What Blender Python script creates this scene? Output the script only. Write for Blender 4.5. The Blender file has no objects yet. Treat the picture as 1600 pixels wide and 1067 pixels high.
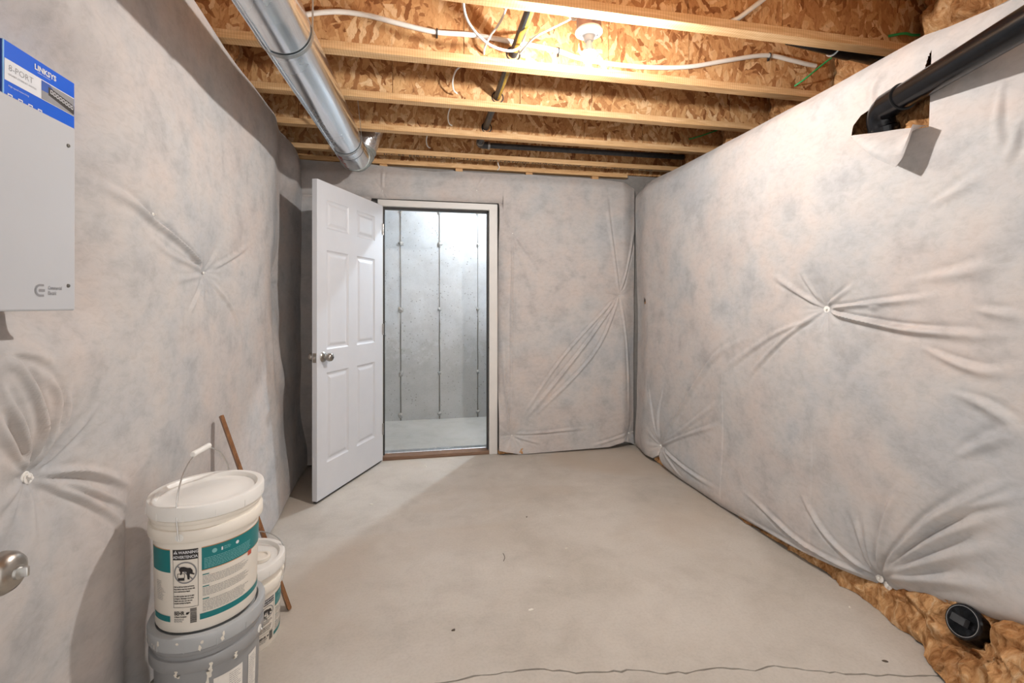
import bpy, bmesh, math, random
import numpy as np
from mathutils import Vector, Matrix, noise

random.seed(7)
SC = bpy.context.scene
COL = SC.collection

# ---------------------------------------------------------------- camera
cam_data = bpy.data.cameras.new('camera')
cam = bpy.data.objects.new('camera', cam_data)
COL.objects.link(cam)
cam_data.sensor_width = 36.0
cam_data.lens = 36.0 * 715.0 / 1600.0
cam_data.shift_y = -56.5 / 1600.0
cam_data.clip_start = 0.02
cam.location = (0, 0, 1.255)
cam.rotation_euler = (math.radians(90), 0, math.radians(-11.07))
SC.camera = cam

# ---------------------------------------------------------------- world and exposure
W = bpy.data.worlds.new('world')
SC.world = W
W.use_nodes = True
W.node_tree.nodes['Background'].inputs[0].default_value = (1.0, 0.965, 0.93, 1)
W.node_tree.nodes['Background'].inputs[1].default_value = 1.35
SC.view_settings.view_transform = 'Standard'
SC.view_settings.look = 'None'
SC.view_settings.gamma = 1.0
SC.view_settings.use_curve_mapping = False
SC.view_settings.exposure = 0.42
BULB_STRENGTH = 2050.0
COLD_BULB_STRENGTH = 2600.0


# ---------------------------------------------------------------- node helpers
def new_mat(name, rough=0.6, metal=0.0, base=(0.8, 0.8, 0.8), spec=0.5):
    m = bpy.data.materials.new(name)
    m.use_nodes = True
    nt = m.node_tree
    b = nt.nodes['Principled BSDF']
    b.inputs['Base Color'].default_value = (*base, 1)
    b.inputs['Roughness'].default_value = rough
    b.inputs['Metallic'].default_value = metal
    b.inputs['Specular IOR Level'].default_value = spec
    return m, nt, b


def N(nt, typ, **kw):
    n = nt.nodes.new(typ)
    for k, v in kw.items():
        if k == 'inp':
            for i, val in v.items():
                n.inputs[i].default_value = val
        else:
            setattr(n, k, v)
    return n


def coords(nt, scale=(1, 1, 1), rot=(0, 0, 0), rnd=True, src='Object'):
    tc = N(nt, 'ShaderNodeTexCoord')
    mp = N(nt, 'ShaderNodeMapping')
    mp.inputs['Scale'].default_value = scale
    mp.inputs['Rotation'].default_value = rot
    if rnd:
        oi = N(nt, 'ShaderNodeObjectInfo')
        ml = N(nt, 'ShaderNodeVectorMath', operation='SCALE')
        ml.inputs[0].default_value = (17.3, 11.1, 23.7)
        nt.links.new(oi.outputs['Random'], ml.inputs['Scale'])
        ad = N(nt, 'ShaderNodeVectorMath', operation='ADD')
        nt.links.new(tc.outputs[src], ad.inputs[0])
        nt.links.new(ml.outputs[0], ad.inputs[1])
        nt.links.new(ad.outputs[0], mp.inputs['Vector'])
    else:
        nt.links.new(tc.outputs[src], mp.inputs['Vector'])
    return mp.outputs['Vector']


def tex_noise(nt, vec, scale, detail=4, rough=0.55, dist=0.0):
    n = N(nt, 'ShaderNodeTexNoise')
    n.inputs['Scale'].default_value = scale
    n.inputs['Detail'].default_value = detail
    n.inputs['Roughness'].default_value = rough
    n.inputs['Distortion'].default_value = dist
    nt.links.new(vec, n.inputs['Vector'])
    return n


def ramp(nt, fac, stops, interp='LINEAR'):
    r = N(nt, 'ShaderNodeValToRGB')
    r.color_ramp.interpolation = interp
    els = r.color_ramp.elements
    while len(els) < len(stops):
        els.new(0.5)
    for e, (p, c) in zip(els, stops):
        e.position = p
        e.color = (*c, 1) if len(c) == 3 else c
    nt.links.new(fac, r.inputs[0])
    return r.outputs[0]


def mix(nt, fac, a, b, blend='MIX'):
    m = N(nt, 'ShaderNodeMix', data_type='RGBA', blend_type=blend)
    for sock, val in ((m.inputs[0], fac), (m.inputs[6], a), (m.inputs[7], b)):
        if isinstance(val, (int, float)):
            sock.default_value = val
        elif isinstance(val, tuple):
            sock.default_value = (*val, 1)
        else:
            nt.links.new(val, sock)
    return m.outputs[2]


def bump(nt, bsdf, height, strength=0.3, dist=0.01):
    b = N(nt, 'ShaderNodeBump')
    b.inputs['Strength'].default_value = strength
    b.inputs['Distance'].default_value = dist
    nt.links.new(height, b.inputs['Height'])
    nt.links.new(b.outputs[0], bsdf.inputs['Normal'])


M = {}


def simple(key, col, rough=0.5, metal=0.0, var=0.08, scale=30, bmp=0.0, spec=0.5):
    m, nt, b = new_mat(key, rough, metal, col, spec)
    v = coords(nt)
    n = tex_noise(nt, v, scale, 3)
    lo = tuple(max(0, c * (1 - var)) for c in col)
    hi = tuple(min(1, c * (1 + var)) for c in col)
    nt.links.new(ramp(nt, n.outputs['Fac'], [(0.3, lo), (0.7, hi)]), b.inputs['Base Color'])
    if bmp:
        bump(nt, b, n.outputs['Fac'], bmp, 0.004)
    M[key] = m
    return m


def mat_fabric():
    m, nt, b = new_mat('nonwoven_facing', 0.85, 0, (0.7, 0.68, 0.66), 0.15)
    v = coords(nt, rnd=False)
    big = tex_noise(nt, v, 1.7, 3, 0.5, 0.2)
    mid = tex_noise(nt, v, 7, 5, 0.6, 0.15)
    fib = N(nt, 'ShaderNodeMapping'); fib.inputs['Scale'].default_value = (1, 1, 1.6); fib.inputs['Rotation'].default_value = (0.35, 0.35, 0)
    nt.links.new(v, fib.inputs['Vector'])
    fine = tex_noise(nt, fib.outputs[0], 26, 7, 0.66, 0.5)
    pink = (0.545, 0.500, 0.475)
    white = (0.525, 0.510, 0.498)
    blue = (0.475, 0.482, 0.492)
    c1 = ramp(nt, big.outputs['Fac'], [(0.33, blue), (0.46, white), (0.56, pink), (0.70, white)])
    c2 = ramp(nt, mid.outputs['Fac'], [(0.33, (0.80, 0.80, 0.81)), (0.47, (0.93, 0.93, 0.935)), (0.60, (1.0, 0.975, 0.96)), (0.72, (1.0, 0.95, 0.925))])
    c = mix(nt, 1.0, c1, c2, 'MULTIPLY')
    c3 = ramp(nt, fine.outputs['Fac'], [(0.36, (0.87, 0.86, 0.85)), (0.50, (0.96, 0.955, 0.95)), (0.64, (1, 1, 1))])
    c = mix(nt, 0.75, c, c3, 'MULTIPLY')
    nt.links.new(c, b.inputs['Base Color'])
    h = N(nt, 'ShaderNodeMath', operation='MULTIPLY_ADD')
    nt.links.new(mid.outputs['Fac'], h.inputs[0]); h.inputs[1].default_value = 1.5
    nt.links.new(fine.outputs['Fac'], h.inputs[2])
    bump(nt, b, h.outputs[0], 0.18, 0.005)
    M['fabric'] = m


def mat_osb():
    m, nt, b = new_mat('oriented_strand_board', 0.7, 0, (0.6, 0.4, 0.2), 0.25)
    tc = coords(nt)
    dn = tex_noise(nt, tc, 14, 3)
    sub = N(nt, 'ShaderNodeVectorMath', operation='MULTIPLY_ADD')
    nt.links.new(dn.outputs['Color'], sub.inputs[0])
    sub.inputs[1].default_value = (0.055, 0.055, 0.055)
    nt.links.new(tc, sub.inputs[2])
    cols = []
    for i, (ang, sc, fx) in enumerate([(0.35, 10, 4.2), (-0.85, 9, 4.0), (1.35, 12, 3.6)]):
        mp = N(nt, 'ShaderNodeMapping')
        mp.inputs['Rotation'].default_value = (0, ang, 0)
        mp.inputs['Location'].default_value = (i * 3.1, i * 1.7, i * 5.3)
        nt.links.new(sub.outputs[0], mp.inputs['Vector'])
        mp2 = N(nt, 'ShaderNodeMapping')
        mp2.inputs['Scale'].default_value = (1, 1, fx)
        nt.links.new(mp.outputs[0], mp2.inputs['Vector'])
        vo = N(nt, 'ShaderNodeTexVoronoi', feature='F1')
        vo.inputs['Scale'].default_value = sc
        nt.links.new(mp2.outputs[0], vo.inputs['Vector'])
        sp = N(nt, 'ShaderNodeSeparateColor')
        nt.links.new(vo.outputs['Color'], sp.inputs[0])
        cols.append((sp.outputs[0], sp.outputs[1], vo.outputs['Distance']))
    pal = [(0.0, (0.25, 0.10, 0.035)), (0.14, (0.42, 0.20, 0.08)), (0.4, (0.56, 0.30, 0.125)),
           (0.75, (0.65, 0.39, 0.18)), (1.0, (0.77, 0.54, 0.31))]
    A = ramp(nt, cols[0][0], pal)
    B = ramp(nt, cols[1][0], pal)
    C = ramp(nt, cols[2][0], pal)
    f1 = ramp(nt, cols[1][1], [(0.5, (0, 0, 0)), (0.52, (1, 1, 1))])
    f2 = ramp(nt, cols[2][1], [(0.62, (0, 0, 0)), (0.64, (1, 1, 1))])
    c = mix(nt, f1, A, B)
    c = mix(nt, f2, c, C)
    gr = N(nt, 'ShaderNodeMapping')
    gr.inputs['Scale'].default_value = (26, 26, 9)
    gr.inputs['Rotation'].default_value = (0, 0.5, 0)
    nt.links.new(tc, gr.inputs['Vector'])
    g = tex_noise(nt, gr.outputs[0], 1.3, 7, 0.72, 2.6)
    c = mix(nt, 0.75, c, ramp(nt, g.outputs['Fac'], [(0.32, (0.36, 0.26, 0.19)), (0.42, (0.78, 0.70, 0.62)), (0.52, (0.98, 0.96, 0.94)), (0.7, (1, 1, 1))]), 'MULTIPLY')
    nt.links.new(c, b.inputs['Base Color'])
    ad = N(nt, 'ShaderNodeMath', operation='ADD')
    nt.links.new(cols[0][0], ad.inputs[0]); nt.links.new(g.outputs['Fac'], ad.inputs[1])
    bump(nt, b, ad.outputs[0], 0.35, 0.003)
    M['osb'] = m


def mat_wood(key, lo, hi, axis_scale, ticks=False, rough=0.6, sc=1.0):
    m, nt, b = new_mat(key, rough, 0, hi, 0.3)
    v = coords(nt, scale=axis_scale)
    n = tex_noise(nt, v, 4 * sc, 6, 0.6, 1.0)
    c = ramp(nt, n.outputs['Fac'], [(0.28, lo), (0.5, tuple((a + d) / 2 for a, d in zip(lo, hi))), (0.66, hi)])
    k = tex_noise(nt, v, 1.1 * sc, 2, 0.5, 0.3)
    c = mix(nt, 0.5, c, ramp(nt, k.outputs['Fac'], [(0.3, (0.8, 0.72, 0.62)), (0.55, (1, 1, 1))]), 'MULTIPLY')
    if ticks:
        v2 = coords(nt, rnd=False)
        wv = N(nt, 'ShaderNodeTexWave', wave_type='BANDS', bands_direction='X')
        wv.inputs['Scale'].default_value = 26
        wv.inputs['Distortion'].default_value = 0.6
        wv.inputs['Detail'].default_value = 2
        nt.links.new(v2, wv.inputs['Vector'])
        c = mix(nt, 0.35, c, ramp(nt, wv.outputs['Fac'], [(0.05, (0.62, 0.5, 0.36)), (0.3, (1, 1, 1))]), 'MULTIPLY')
    nt.links.new(c, b.inputs['Base Color'])
    bump(nt, b, n.outputs['Fac'], 0.2, 0.003)
    M[key] = m


def mat_concrete(key, lo, hi, spots=0.4, rough=0.75, stain=None, damp=False):
    m, nt, b = new_mat(key, rough, 0, hi, 0.3)
    v = coords(nt, rnd=False)
    big = tex_noise(nt, v, 1.3, 6, 0.6, 0.5)
    mid = tex_noise(nt, v, 6, 6, 0.65, 0.3)
    fine = tex_noise(nt, v, 90, 3, 0.6)
    c = ramp(nt, big.outputs['Fac'], [(0.32, lo), (0.62, hi)])
    c = mix(nt, 0.8, c, ramp(nt, mid.outputs['Fac'], [(0.3, (0.86, 0.85, 0.84)), (0.55, (1, 1, 1))]), 'MULTIPLY')
    c = mix(nt, 0.35, c, ramp(nt, fine.outputs['Fac'], [(0.35, (0.82, 0.81, 0.8)), (0.55, (1, 1, 1))]), 'MULTIPLY')
    if stain:
        st = tex_noise(nt, v, 0.9, 3, 0.5, 1.0)
        c = mix(nt, ramp(nt, st.outputs['Fac'], [(0.5, (0, 0, 0)), (0.68, (0.7, 0.7, 0.7))]), c, stain)
    if spots:
        vo = N(nt, 'ShaderNodeTexVoronoi', feature='F1')
        vo.inputs['Scale'].default_value = 26
        nt.links.new(v, vo.inputs['Vector'])
        ms = tex_noise(nt, v, 3.5, 3)
        mn = N(nt, 'ShaderNodeMath', operation='MULTIPLY')
        nt.links.new(ms.outputs['Fac'], mn.inputs[0]); mn.inputs[1].default_value = 0.28
        gt = N(nt, 'ShaderNodeMath', operation='LESS_THAN')
        nt.links.new(vo.outputs['Distance'], gt.inputs[0]); nt.links.new(mn.outputs[0], gt.inputs[1])
        ml = N(nt, 'ShaderNodeMath', operation='MULTIPLY')
        nt.links.new(gt.outputs[0], ml.inputs[0]); ml.inputs[1].default_value = spots
        c = mix(nt, ml.outputs[0], c, (0.16, 0.15, 0.135))
    if damp:   # the damp, mouldy foot of the poured wall: a stain with an outline of its own
        tc = N(nt, 'ShaderNodeTexCoord')
        sx = N(nt, 'ShaderNodeSeparateXYZ')
        nt.links.new(tc.outputs['Object'], sx.inputs[0])
        wob = tex_noise(nt, v, 4.5, 8, 0.75, 0.2)
        ad = N(nt, 'ShaderNodeMath', operation='MULTIPLY_ADD')
        nt.links.new(wob.outputs['Fac'], ad.inputs[0]); ad.inputs[1].default_value = -1.35
        nt.links.new(sx.outputs['Z'], ad.inputs[2])
        f = ramp(nt, ad.outputs[0], [(0.0, (0.42, 0.42, 0.42)), (0.1, (0.22, 0.22, 0.22)), (0.6, (0, 0, 0))])
        c = mix(nt, f, c, (0.25, 0.235, 0.195))
    nt.links.new(c, b.inputs['Base Color'])
    bump(nt, b, mid.outputs['Fac'], 0.15, 0.01)
    M[key] = m


def mat_fluff():
    m, nt, b = new_mat('glass_wool', 0.95, 0, (0.5, 0.27, 0.12), 0.05)
    v = coords(nt)
    d = tex_noise(nt, v, 7, 3, 0.5, 0.8)
    mp = N(nt, 'ShaderNodeMapping'); mp.inputs['Scale'].default_value = (7, 20, 11)
    mp.inputs['Rotation'].default_value = (0.6, 0.3, 0.5)
    nt.links.new(v, mp.inputs['Vector'])
    s = tex_noise(nt, mp.outputs[0], 1.6, 7, 0.66, 0.9)
    c = ramp(nt, s.outputs['Fac'], [(0.28, (0.20, 0.085, 0.032)), (0.42, (0.44, 0.22, 0.09)), (0.54, (0.63, 0.36, 0.165)), (0.68, (0.78, 0.55, 0.33))])
    c = mix(nt, 0.6, c, ramp(nt, d.outputs['Fac'], [(0.35, (0.7, 0.58, 0.5)), (0.6, (1, 1, 1))]), 'MULTIPLY')
    nt.links.new(c, b.inputs['Base Color'])
    bump(nt, b, s.outputs['Fac'], 1.0, 0.02)
    M['fluff'] = m


def mat_metal(key, col, rough, streak=(1, 40, 40), var=0.12):
    m, nt, b = new_mat(key, rough, 1.0, col)
    v = coords(nt, scale=streak)
    n = tex_noise(nt, v, 1.5, 5, 0.6)
    nt.links.new(ramp(nt, n.outputs['Fac'], [(0.3, tuple(c * (1 - var) for c in col)), (0.7, tuple(min(1, c * (1 + var)) for c in col))]), b.inputs['Base Color'])
    n2 = tex_noise(nt, coords(nt), 5, 3)
    r = ramp(nt, n2.outputs['Fac'], [(0.3, (rough * 0.75,) * 3), (0.7, (min(1, rough * 1.35),) * 3)])
    nt.links.new(r, b.inputs['Roughness'])
    M[key] = m


mat_fabric(); mat_osb(); mat_fluff()
mat_wood('pine', (0.60, 0.34, 0.145), (0.80, 0.545, 0.30), (1.2, 14, 14), ticks=True)
mat_wood('lumber', (0.56, 0.31, 0.13), (0.76, 0.49, 0.25), (2, 14, 14))
mat_wood('oak_strip', (0.14, 0.055, 0.018), (0.30, 0.135, 0.05), (20, 20, 1.4), rough=0.4)
mat_wood('sill_wood', (0.15, 0.085, 0.055), (0.26, 0.16, 0.105), (1.5, 16, 16))
mat_concrete('slab', (0.44, 0.40, 0.35), (0.54, 0.50, 0.45), spots=0.0, rough=0.5, stain=(0.45, 0.375, 0.30))
mat_concrete('slab_cold', (0.36, 0.365, 0.35), (0.44, 0.445, 0.43), spots=0.0, rough=0.5)
mat_concrete('poured', (0.50, 0.515, 0.53), (0.64, 0.66, 0.68), spots=0.55, damp=True)
simple('dark_concrete', (0.30, 0.28, 0.26), 0.9)
mat_metal('galvanised', (0.74, 0.78, 0.82), 0.22, (40, 1.2, 40))
mat_metal('nickel', (0.40, 0.375, 0.34), 0.3)
mat_metal('wire', (0.55, 0.54, 0.52), 0.35)
mat_metal('strap', (0.42, 0.44, 0.44), 0.4)
simple('door_paint', (0.60, 0.605, 0.63), 0.38, var=0.02, scale=8)
simple('frame_paint', (0.66, 0.635, 0.60), 0.45, var=0.03, scale=8)
simple('weatherstrip', (0.035, 0.03, 0.028), 0.7)
simple('abs', (0.006, 0.006, 0.007), 0.2, var=0.3, spec=0.3)
simple('abs_edge', (0.30, 0.30, 0.30), 0.5)
simple('iron', (0.035, 0.037, 0.04), 0.42, var=0.3)
simple('yellow_ink', (0.48, 0.29, 0.04), 0.55, var=0.25, scale=60)
simple('white_pvc', (0.78, 0.76, 0.70), 0.4, var=0.03)
simple('cable_white', (0.74, 0.72, 0.66), 0.5, var=0.03)
simple('green_wire', (0.03, 0.36, 0.10), 0.45)
simple('black_plastic', (0.02, 0.02, 0.02), 0.45)
simple('pin_plastic', (0.80, 0.78, 0.74), 0.35, var=0.04)
simple('porcelain', (0.82, 0.81, 0.80), 0.25, var=0.02)
simple('box_plastic', (0.36, 0.20, 0.155), 0.45)
simple('pail_white', (0.77, 0.755, 0.72), 0.36, var=0.03, scale=10)
simple('pail_cream', (0.77, 0.72, 0.64), 0.45, var=0.03, scale=10)
simple('pail_grey', (0.27, 0.275, 0.28), 0.38, var=0.06, scale=10)
simple('lid_grey', (0.38, 0.395, 0.405), 0.38, var=0.05, scale=10)
simple('ink_teal', (0.0, 0.165, 0.175), 0.35, var=0.04)
simple('ink_teal_light', (0.20, 0.46, 0.46), 0.4)
simple('ink_black', (0.022, 0.02, 0.02), 0.45)
simple('ink_grey', (0.22, 0.22, 0.225), 0.5)
simple('ink_pale', (0.24, 0.24, 0.25), 0.5)
simple('ink_orange', (0.45, 0.20, 0.06), 0.5)
simple('ink_red', (0.45, 0.08, 0.05), 0.5)
simple('ink_blue', (0.02, 0.08, 0.35), 0.5)
simple('paper', (0.72, 0.69, 0.64), 0.6)
simple('paint_drip', (0.70, 0.66, 0.58), 0.5)
simple('enamel', (0.46, 0.47, 0.49), 0.36, var=0.015, scale=6)
simple('enamel_edge', (0.50, 0.51, 0.53), 0.4, var=0.015)
simple('carton_blue', (0.0, 0.105, 0.62), 0.3, var=0.06, scale=8)
simple('carton_navy', (0.0, 0.035, 0.30), 0.3, var=0.06, scale=8)
simple('carton_white', (0.68, 0.69, 0.71), 0.35, var=0.03)
simple('carton_edge', (0.25, 0.50, 0.80), 0.35)
simple('screw', (0.16, 0.15, 0.13), 0.4, metal=0.8)
simple('foil', (0.62, 0.62, 0.63), 0.22, metal=0.9, bmp=0.8, scale=40)
simple('duct_collar', (0.36, 0.38, 0.36), 0.4, metal=0.5)
simple('chip', (0.74, 0.70, 0.62), 0.7)
simple('chip_dark', (0.10, 0.075, 0.055), 0.8)
simple('seam', (0.16, 0.15, 0.13), 0.9)
simple('tie_patch', (0.36, 0.355, 0.34), 0.9, var=0.3, scale=60, bmp=0.8)
simple('crack', (0.05, 0.042, 0.035), 0.95)

m, nt, b = new_mat('bulb_glass', 0.4, 0, (1, 1, 1))
b.inputs['Emission Color'].default_value = (1.0, 0.975, 0.95, 1)
b.inputs['Emission Strength'].default_value = BULB_STRENGTH
M['bulb'] = m
m, nt, b = new_mat('cold_bulb_glass', 0.4, 0, (1, 1, 1))
b.inputs['Emission Color'].default_value = (0.72, 0.87, 1.0, 1)
b.inputs['Emission Strength'].default_value = COLD_BULB_STRENGTH
M['cold_bulb'] = m
m, nt, b = new_mat('clear_wrap', 0.12, 0, (0.9, 0.9, 0.88))
b.inputs['Transmission Weight'].default_value = 0.92
b.inputs['IOR'].default_value = 1.12
M['wrap'] = m


# ---------------------------------------------------------------- object helpers
def tag(o, label=None, cat=None, group=None, kind=None):
    if label: o['label'] = label
    if cat: o['category'] = cat
    if group: o['group'] = group
    if kind: o['kind'] = kind
    return o


def empty(name, loc, label=None, cat=None, group=None, kind=None, rz=0.0):
    o = bpy.data.objects.new(name, None)
    o.empty_display_size = 0.1
    o.location = loc
    o.rotation_euler = (0, 0, rz)
    COL.objects.link(o)
    return tag(o, label, cat, group, kind)


def world_offset(parent):
    v = Vector((0, 0, 0))
    while parent is not None:
        v += parent.location
        parent = parent.parent
    return v


class MB:
    """collects shapes for ONE mesh"""
    def __init__(s):
        s.v = []; s.f = []; s.sm = []

    def add(s, verts, faces, smooth=False):
        k = len(s.v)
        s.v += [tuple(p) for p in verts]
        s.f += [tuple(i + k for i in f) for f in faces]
        s.sm += [smooth] * len(faces)
        return s

    def box(s, a, b_, bev=0.0):
        x0, y0, z0 = a; x1, y1, z1 = b_
        if bev <= 0:
            v = [(x0, y0, z0), (x1, y0, z0), (x1, y1, z0), (x0, y1, z0), (x0, y0, z1), (x1, y0, z1), (x1, y1, z1), (x0, y1, z1)]
            return s.add(v, [(0, 3, 2, 1), (4, 5, 6, 7), (0, 1, 5, 4), (1, 2, 6, 5), (2, 3, 7, 6), (3, 0, 4, 7)])
        bm = bmesh.new()
        bmesh.ops.create_cube(bm, size=1)
        for vv in bm.verts:
            vv.co = Vector(((x0 + x1) / 2 + vv.co.x * (x1 - x0), (y0 + y1) / 2 + vv.co.y * (y1 - y0), (z0 + z1) / 2 + vv.co.z * (z1 - z0)))
        bmesh.ops.bevel(bm, geom=bm.edges[:], offset=bev, segments=2, affect='EDGES', profile=0.5)
        bm.verts.index_update()
        s.add([vv.co[:] for vv in bm.verts], [[l.index for l in f.verts] for f in bm.faces])
        bm.free()
        return s

    def tube(s, pts, r, seg=12, cap=True, closed=False):
        pts = [Vector(p) for p in pts]
        n = len(pts)
        rr = r if isinstance(r, (list, tuple)) else [r] * n
        ring = []
        up = None
        for i, p in enumerate(pts):
            if closed:
                t = (pts[(i + 1) % n] - pts[i - 1]).normalized()
            else:
                t = (pts[min(i + 1, n - 1)] - pts[max(i - 1, 0)]).normalized()
            if up is None:
                up = t.orthogonal().normalized()
            up = (up - t * up.dot(t)).normalized()
            w = t.cross(up)
            ring.append([p + up * (math.cos(a) * rr[i]) + w * (math.sin(a) * rr[i]) for a in [2 * math.pi * k / seg for k in range(seg)]])
        v = [q for rg in ring for q in rg]
        f = []
        m_ = n if closed else n - 1
        for i in range(m_):
            for k in range(seg):
                a = i * seg + k; b_ = i * seg + (k + 1) % seg
                c = ((i + 1) % n) * seg + (k + 1) % seg; d = ((i + 1) % n) * seg + k
                f.append((a, b_, c, d))
        s.add(v, f, True)
        if cap and not closed:
            s.add(ring[0], [tuple(range(seg))[::-1]])
            s.add(ring[-1], [tuple(range(seg))])
        return s

    def lathe(s, prof, c=(0, 0, 0), seg=48, axis=None, smooth=True):
        """prof: list of (r, h) along the axis"""
        c = Vector(c)
        ax = Vector(axis).normalized() if axis is not None else Vector((0, 0, 1))
        if axis is None:
            e1, e2 = Vector((1, 0, 0)), Vector((0, 1, 0))
        else:
            e1 = ax.orthogonal().normalized(); e2 = ax.cross(e1)
        v = []; f = []
        for r, h in prof:
            for k in range(seg):
                a = 2 * math.pi * k / seg
                v.append(c + ax * h + e1 * (r * math.cos(a)) + e2 * (r * math.sin(a)))
        for i in range(len(prof) - 1):
            for k in range(seg):
                a = i * seg + k; b_ = i * seg + (k + 1) % seg
                f.append((a, b_, b_ + seg, a + seg))
        if prof[0][0] > 1e-5: f.append(tuple(range(seg))[::-1])
        if prof[-1][0] > 1e-5: f.append(tuple((len(prof) - 1) * seg + k for k in range(seg)))
        return s.add(v, f, smooth)

    def prism(s, poly, z0, z1):
        n = len(poly)
        v = [(x, y, z0) for x, y in poly] + [(x, y, z1) for x, y in poly]
        f = [tuple(range(n))[::-1], tuple(range(n, 2 * n))] + [(i, (i + 1) % n, n + (i + 1) % n, n + i) for i in range(n)]
        return s.add(v, f)

    def map(s, fn):
        s.v = [tuple(fn(*p)) for p in s.v]
        return s

    def build(s, name, mat, parent=None, world=True, angle=35):
        me = bpy.data.meshes.new(name)
        v = s.v
        if parent is not None and world:
            o = world_offset(parent)
            v = [(p[0] - o.x, p[1] - o.y, p[2] - o.z) for p in v]
        me.from_pydata(v, [], s.f)
        me.polygons.foreach_set('use_smooth', s.sm)
        me.materials.append(M[mat])
        me.update()
        if any(s.sm):
            me.set_sharp_from_angle(angle=math.radians(angle))
        o = bpy.data.objects.new(name, me)
        COL.objects.link(o)
        if parent is not None: o.parent = parent
        return o


def catmull(pts, n=8):
    pts = [Vector(p) for p in pts]
    P = [pts[0] * 2 - pts[1]] + pts + [pts[-1] * 2 - pts[-2]]
    out = []
    for i in range(1, len(P) - 2):
        for k in range(n):
            t = k / n
            a, b_, c, d = P[i - 1], P[i], P[i + 1], P[i + 2]
            out.append(0.5 * ((2 * b_) + (c - a) * t + (2 * a - 5 * b_ + 4 * c - d) * t * t + (3 * b_ - a - 3 * c + d) * t ** 3))
    out.append(pts[-1])
    return out


def text2d(body, size, align='LEFT', bold=0.0, spacing=1.0):
    cu = bpy.data.curves.new('t', 'FONT')
    cu.body = body; cu.size = size; cu.align_x = align
    cu.offset = bold; cu.space_character = spacing
    cu.resolution_u = 2
    o = bpy.data.objects.new('t', cu)
    COL.objects.link(o)
    bpy.context.view_layer.update()
    me = o.to_mesh()
    v = [tuple(p.co[:2]) for p in me.vertices]
    f = [tuple(p.vertices) for p in me.polygons]
    o.to_mesh_clear()
    bpy.data.objects.remove(o)
    bpy.data.curves.remove(cu)
    return v, f


def flat_rect(x0, y0, x1, y1, nx=1, ny=1):
    v = [(x0 + (x1 - x0) * i / nx, y0 + (y1 - y0) * j / ny) for j in range(ny + 1) for i in range(nx + 1)]
    f = [(j * (nx + 1) + i, j * (nx + 1) + i + 1, (j + 1) * (nx + 1) + i + 1, (j + 1) * (nx + 1) + i) for j in range(ny) for i in range(nx)]
    return v, f


def disc2d(cx, cy, r0, r1, n=32):
    v = []; f = []
    for k in range(n):
        a = 2 * math.pi * k / n
        v += [(cx + r0 * math.cos(a), cy + r0 * math.sin(a)), (cx + r1 * math.cos(a), cy + r1 * math.sin(a))]
    for k in range(n):
        a, b_ = 2 * k, 2 * ((k + 1) % n)
        f.append((a, a + 1, b_ + 1, b_))
    return v, f


# ================================================================ STRUCTURE
YB = 3.86          # plane of the partition with the door
ZC = 2.44          # underside of the joists
XL, XR = -1.02, 1.97

# floor: two slabs' worth of surface either side of a real crack
CR = [(-1.3, 1.60), (-0.7, 1.575), (-0.3, 1.56), (0.062, 1.538), (0.17, 1.546), (0.301, 1.537), (0.412, 1.529), (0.514, 1.49), (0.623, 1.474), (0.713, 1.465),
      (0.792, 1.435), (0.903, 1.419), (1.023, 1.415), (1.121, 1.382), (1.203, 1.389), (1.296, 1.35), (1.432, 1.307), (1.577, 1.273), (1.712, 1.244), (1.9, 1.225), (2.4, 1.19)]
rc = random.Random(4)
cr = []
for (x0, y0), (x1, y1) in zip(CR[:-1], CR[1:]):
    n = max(2, int((x1 - x0) / 0.022))
    for k in range(n):
        t = k / n
        cr.append((x0 + (x1 - x0) * t, y0 + (y1 - y0) * t + (rc.uniform(-0.0045, 0.0045) if k else 0), rc.uniform(0.0018, 0.0045)))
cr.append((2.4, 1.19, 0.001))
f = MB()
n = len(cr)
va = [(x, y + w, 0) for x, y, w in cr]; vb = [(x, y - w, 0) for x, y, w in cr]; vc = [(x, y, -0.022) for x, y, w in cr]
YF, YN = 4.0, -0.75
f.add(va + [(x, YF, 0) for x, y, w in cr], [(i, i + 1, n + i + 1, n + i) for i in range(n - 1)])
f.add([(x, YN, 0) for x, y, w in cr] + vb, [(i, i + 1, n + i + 1, n + i) for i in range(n - 1)])
f.add(vc + va, [(i, i + 1, n + i + 1, n + i) for i in range(n - 1)])
f.add(vb + vc, [(i, i + 1, n + i + 1, n + i) for i in range(n - 1)])
f.box((-1.3, YN, -0.12), (2.4, YF, -0.03))
o = f.build('floor', 'slab'); tag(o, 'beige concrete floor slab with a thin jagged crack', 'floor', kind='structure')

o = MB().box((-1.3, -0.75, 0), (XL, 4.0, 2.40)).box((-1.40, -0.75, 2.30), (-1.285, 4.0, 2.80)).build('wall_left', 'dark_concrete'); tag(o, 'foundation wall hidden behind the left insulation blanket', 'wall', kind='structure')
o = MB().box((XR, -0.75, 0), (2.4, 4.0, 2.30)).box((2.385, -0.75, 2.30), (2.50, 4.0, 2.80)).build('wall_right', 'dark_concrete'); tag(o, 'foundation wall hidden behind the right insulation blanket', 'wall', kind='structure')
# partition with the door opening
b_ = MB()
b_.box((-1.3, 3.88, 0), (-0.36, 4.0, 2.797)).box((0.625, 3.88, 0), (2.4, 4.0, 2.797)).box((-0.36, 3.88, 2.115), (0.625, 4.0, 2.797))
o = b_.build('wall_back', 'dark_concrete'); tag(o, 'partition wall with a door opening behind insulation', 'wall', kind='structure')
b_ = MB().box((-1.3, -0.75, ZC + 0.356), (2.5, 5.3, ZC + 0.38))
o = b_.build('ceiling', 'osb'); tag(o, 'strand board subfloor above the joists', 'ceiling', kind='structure')

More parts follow.
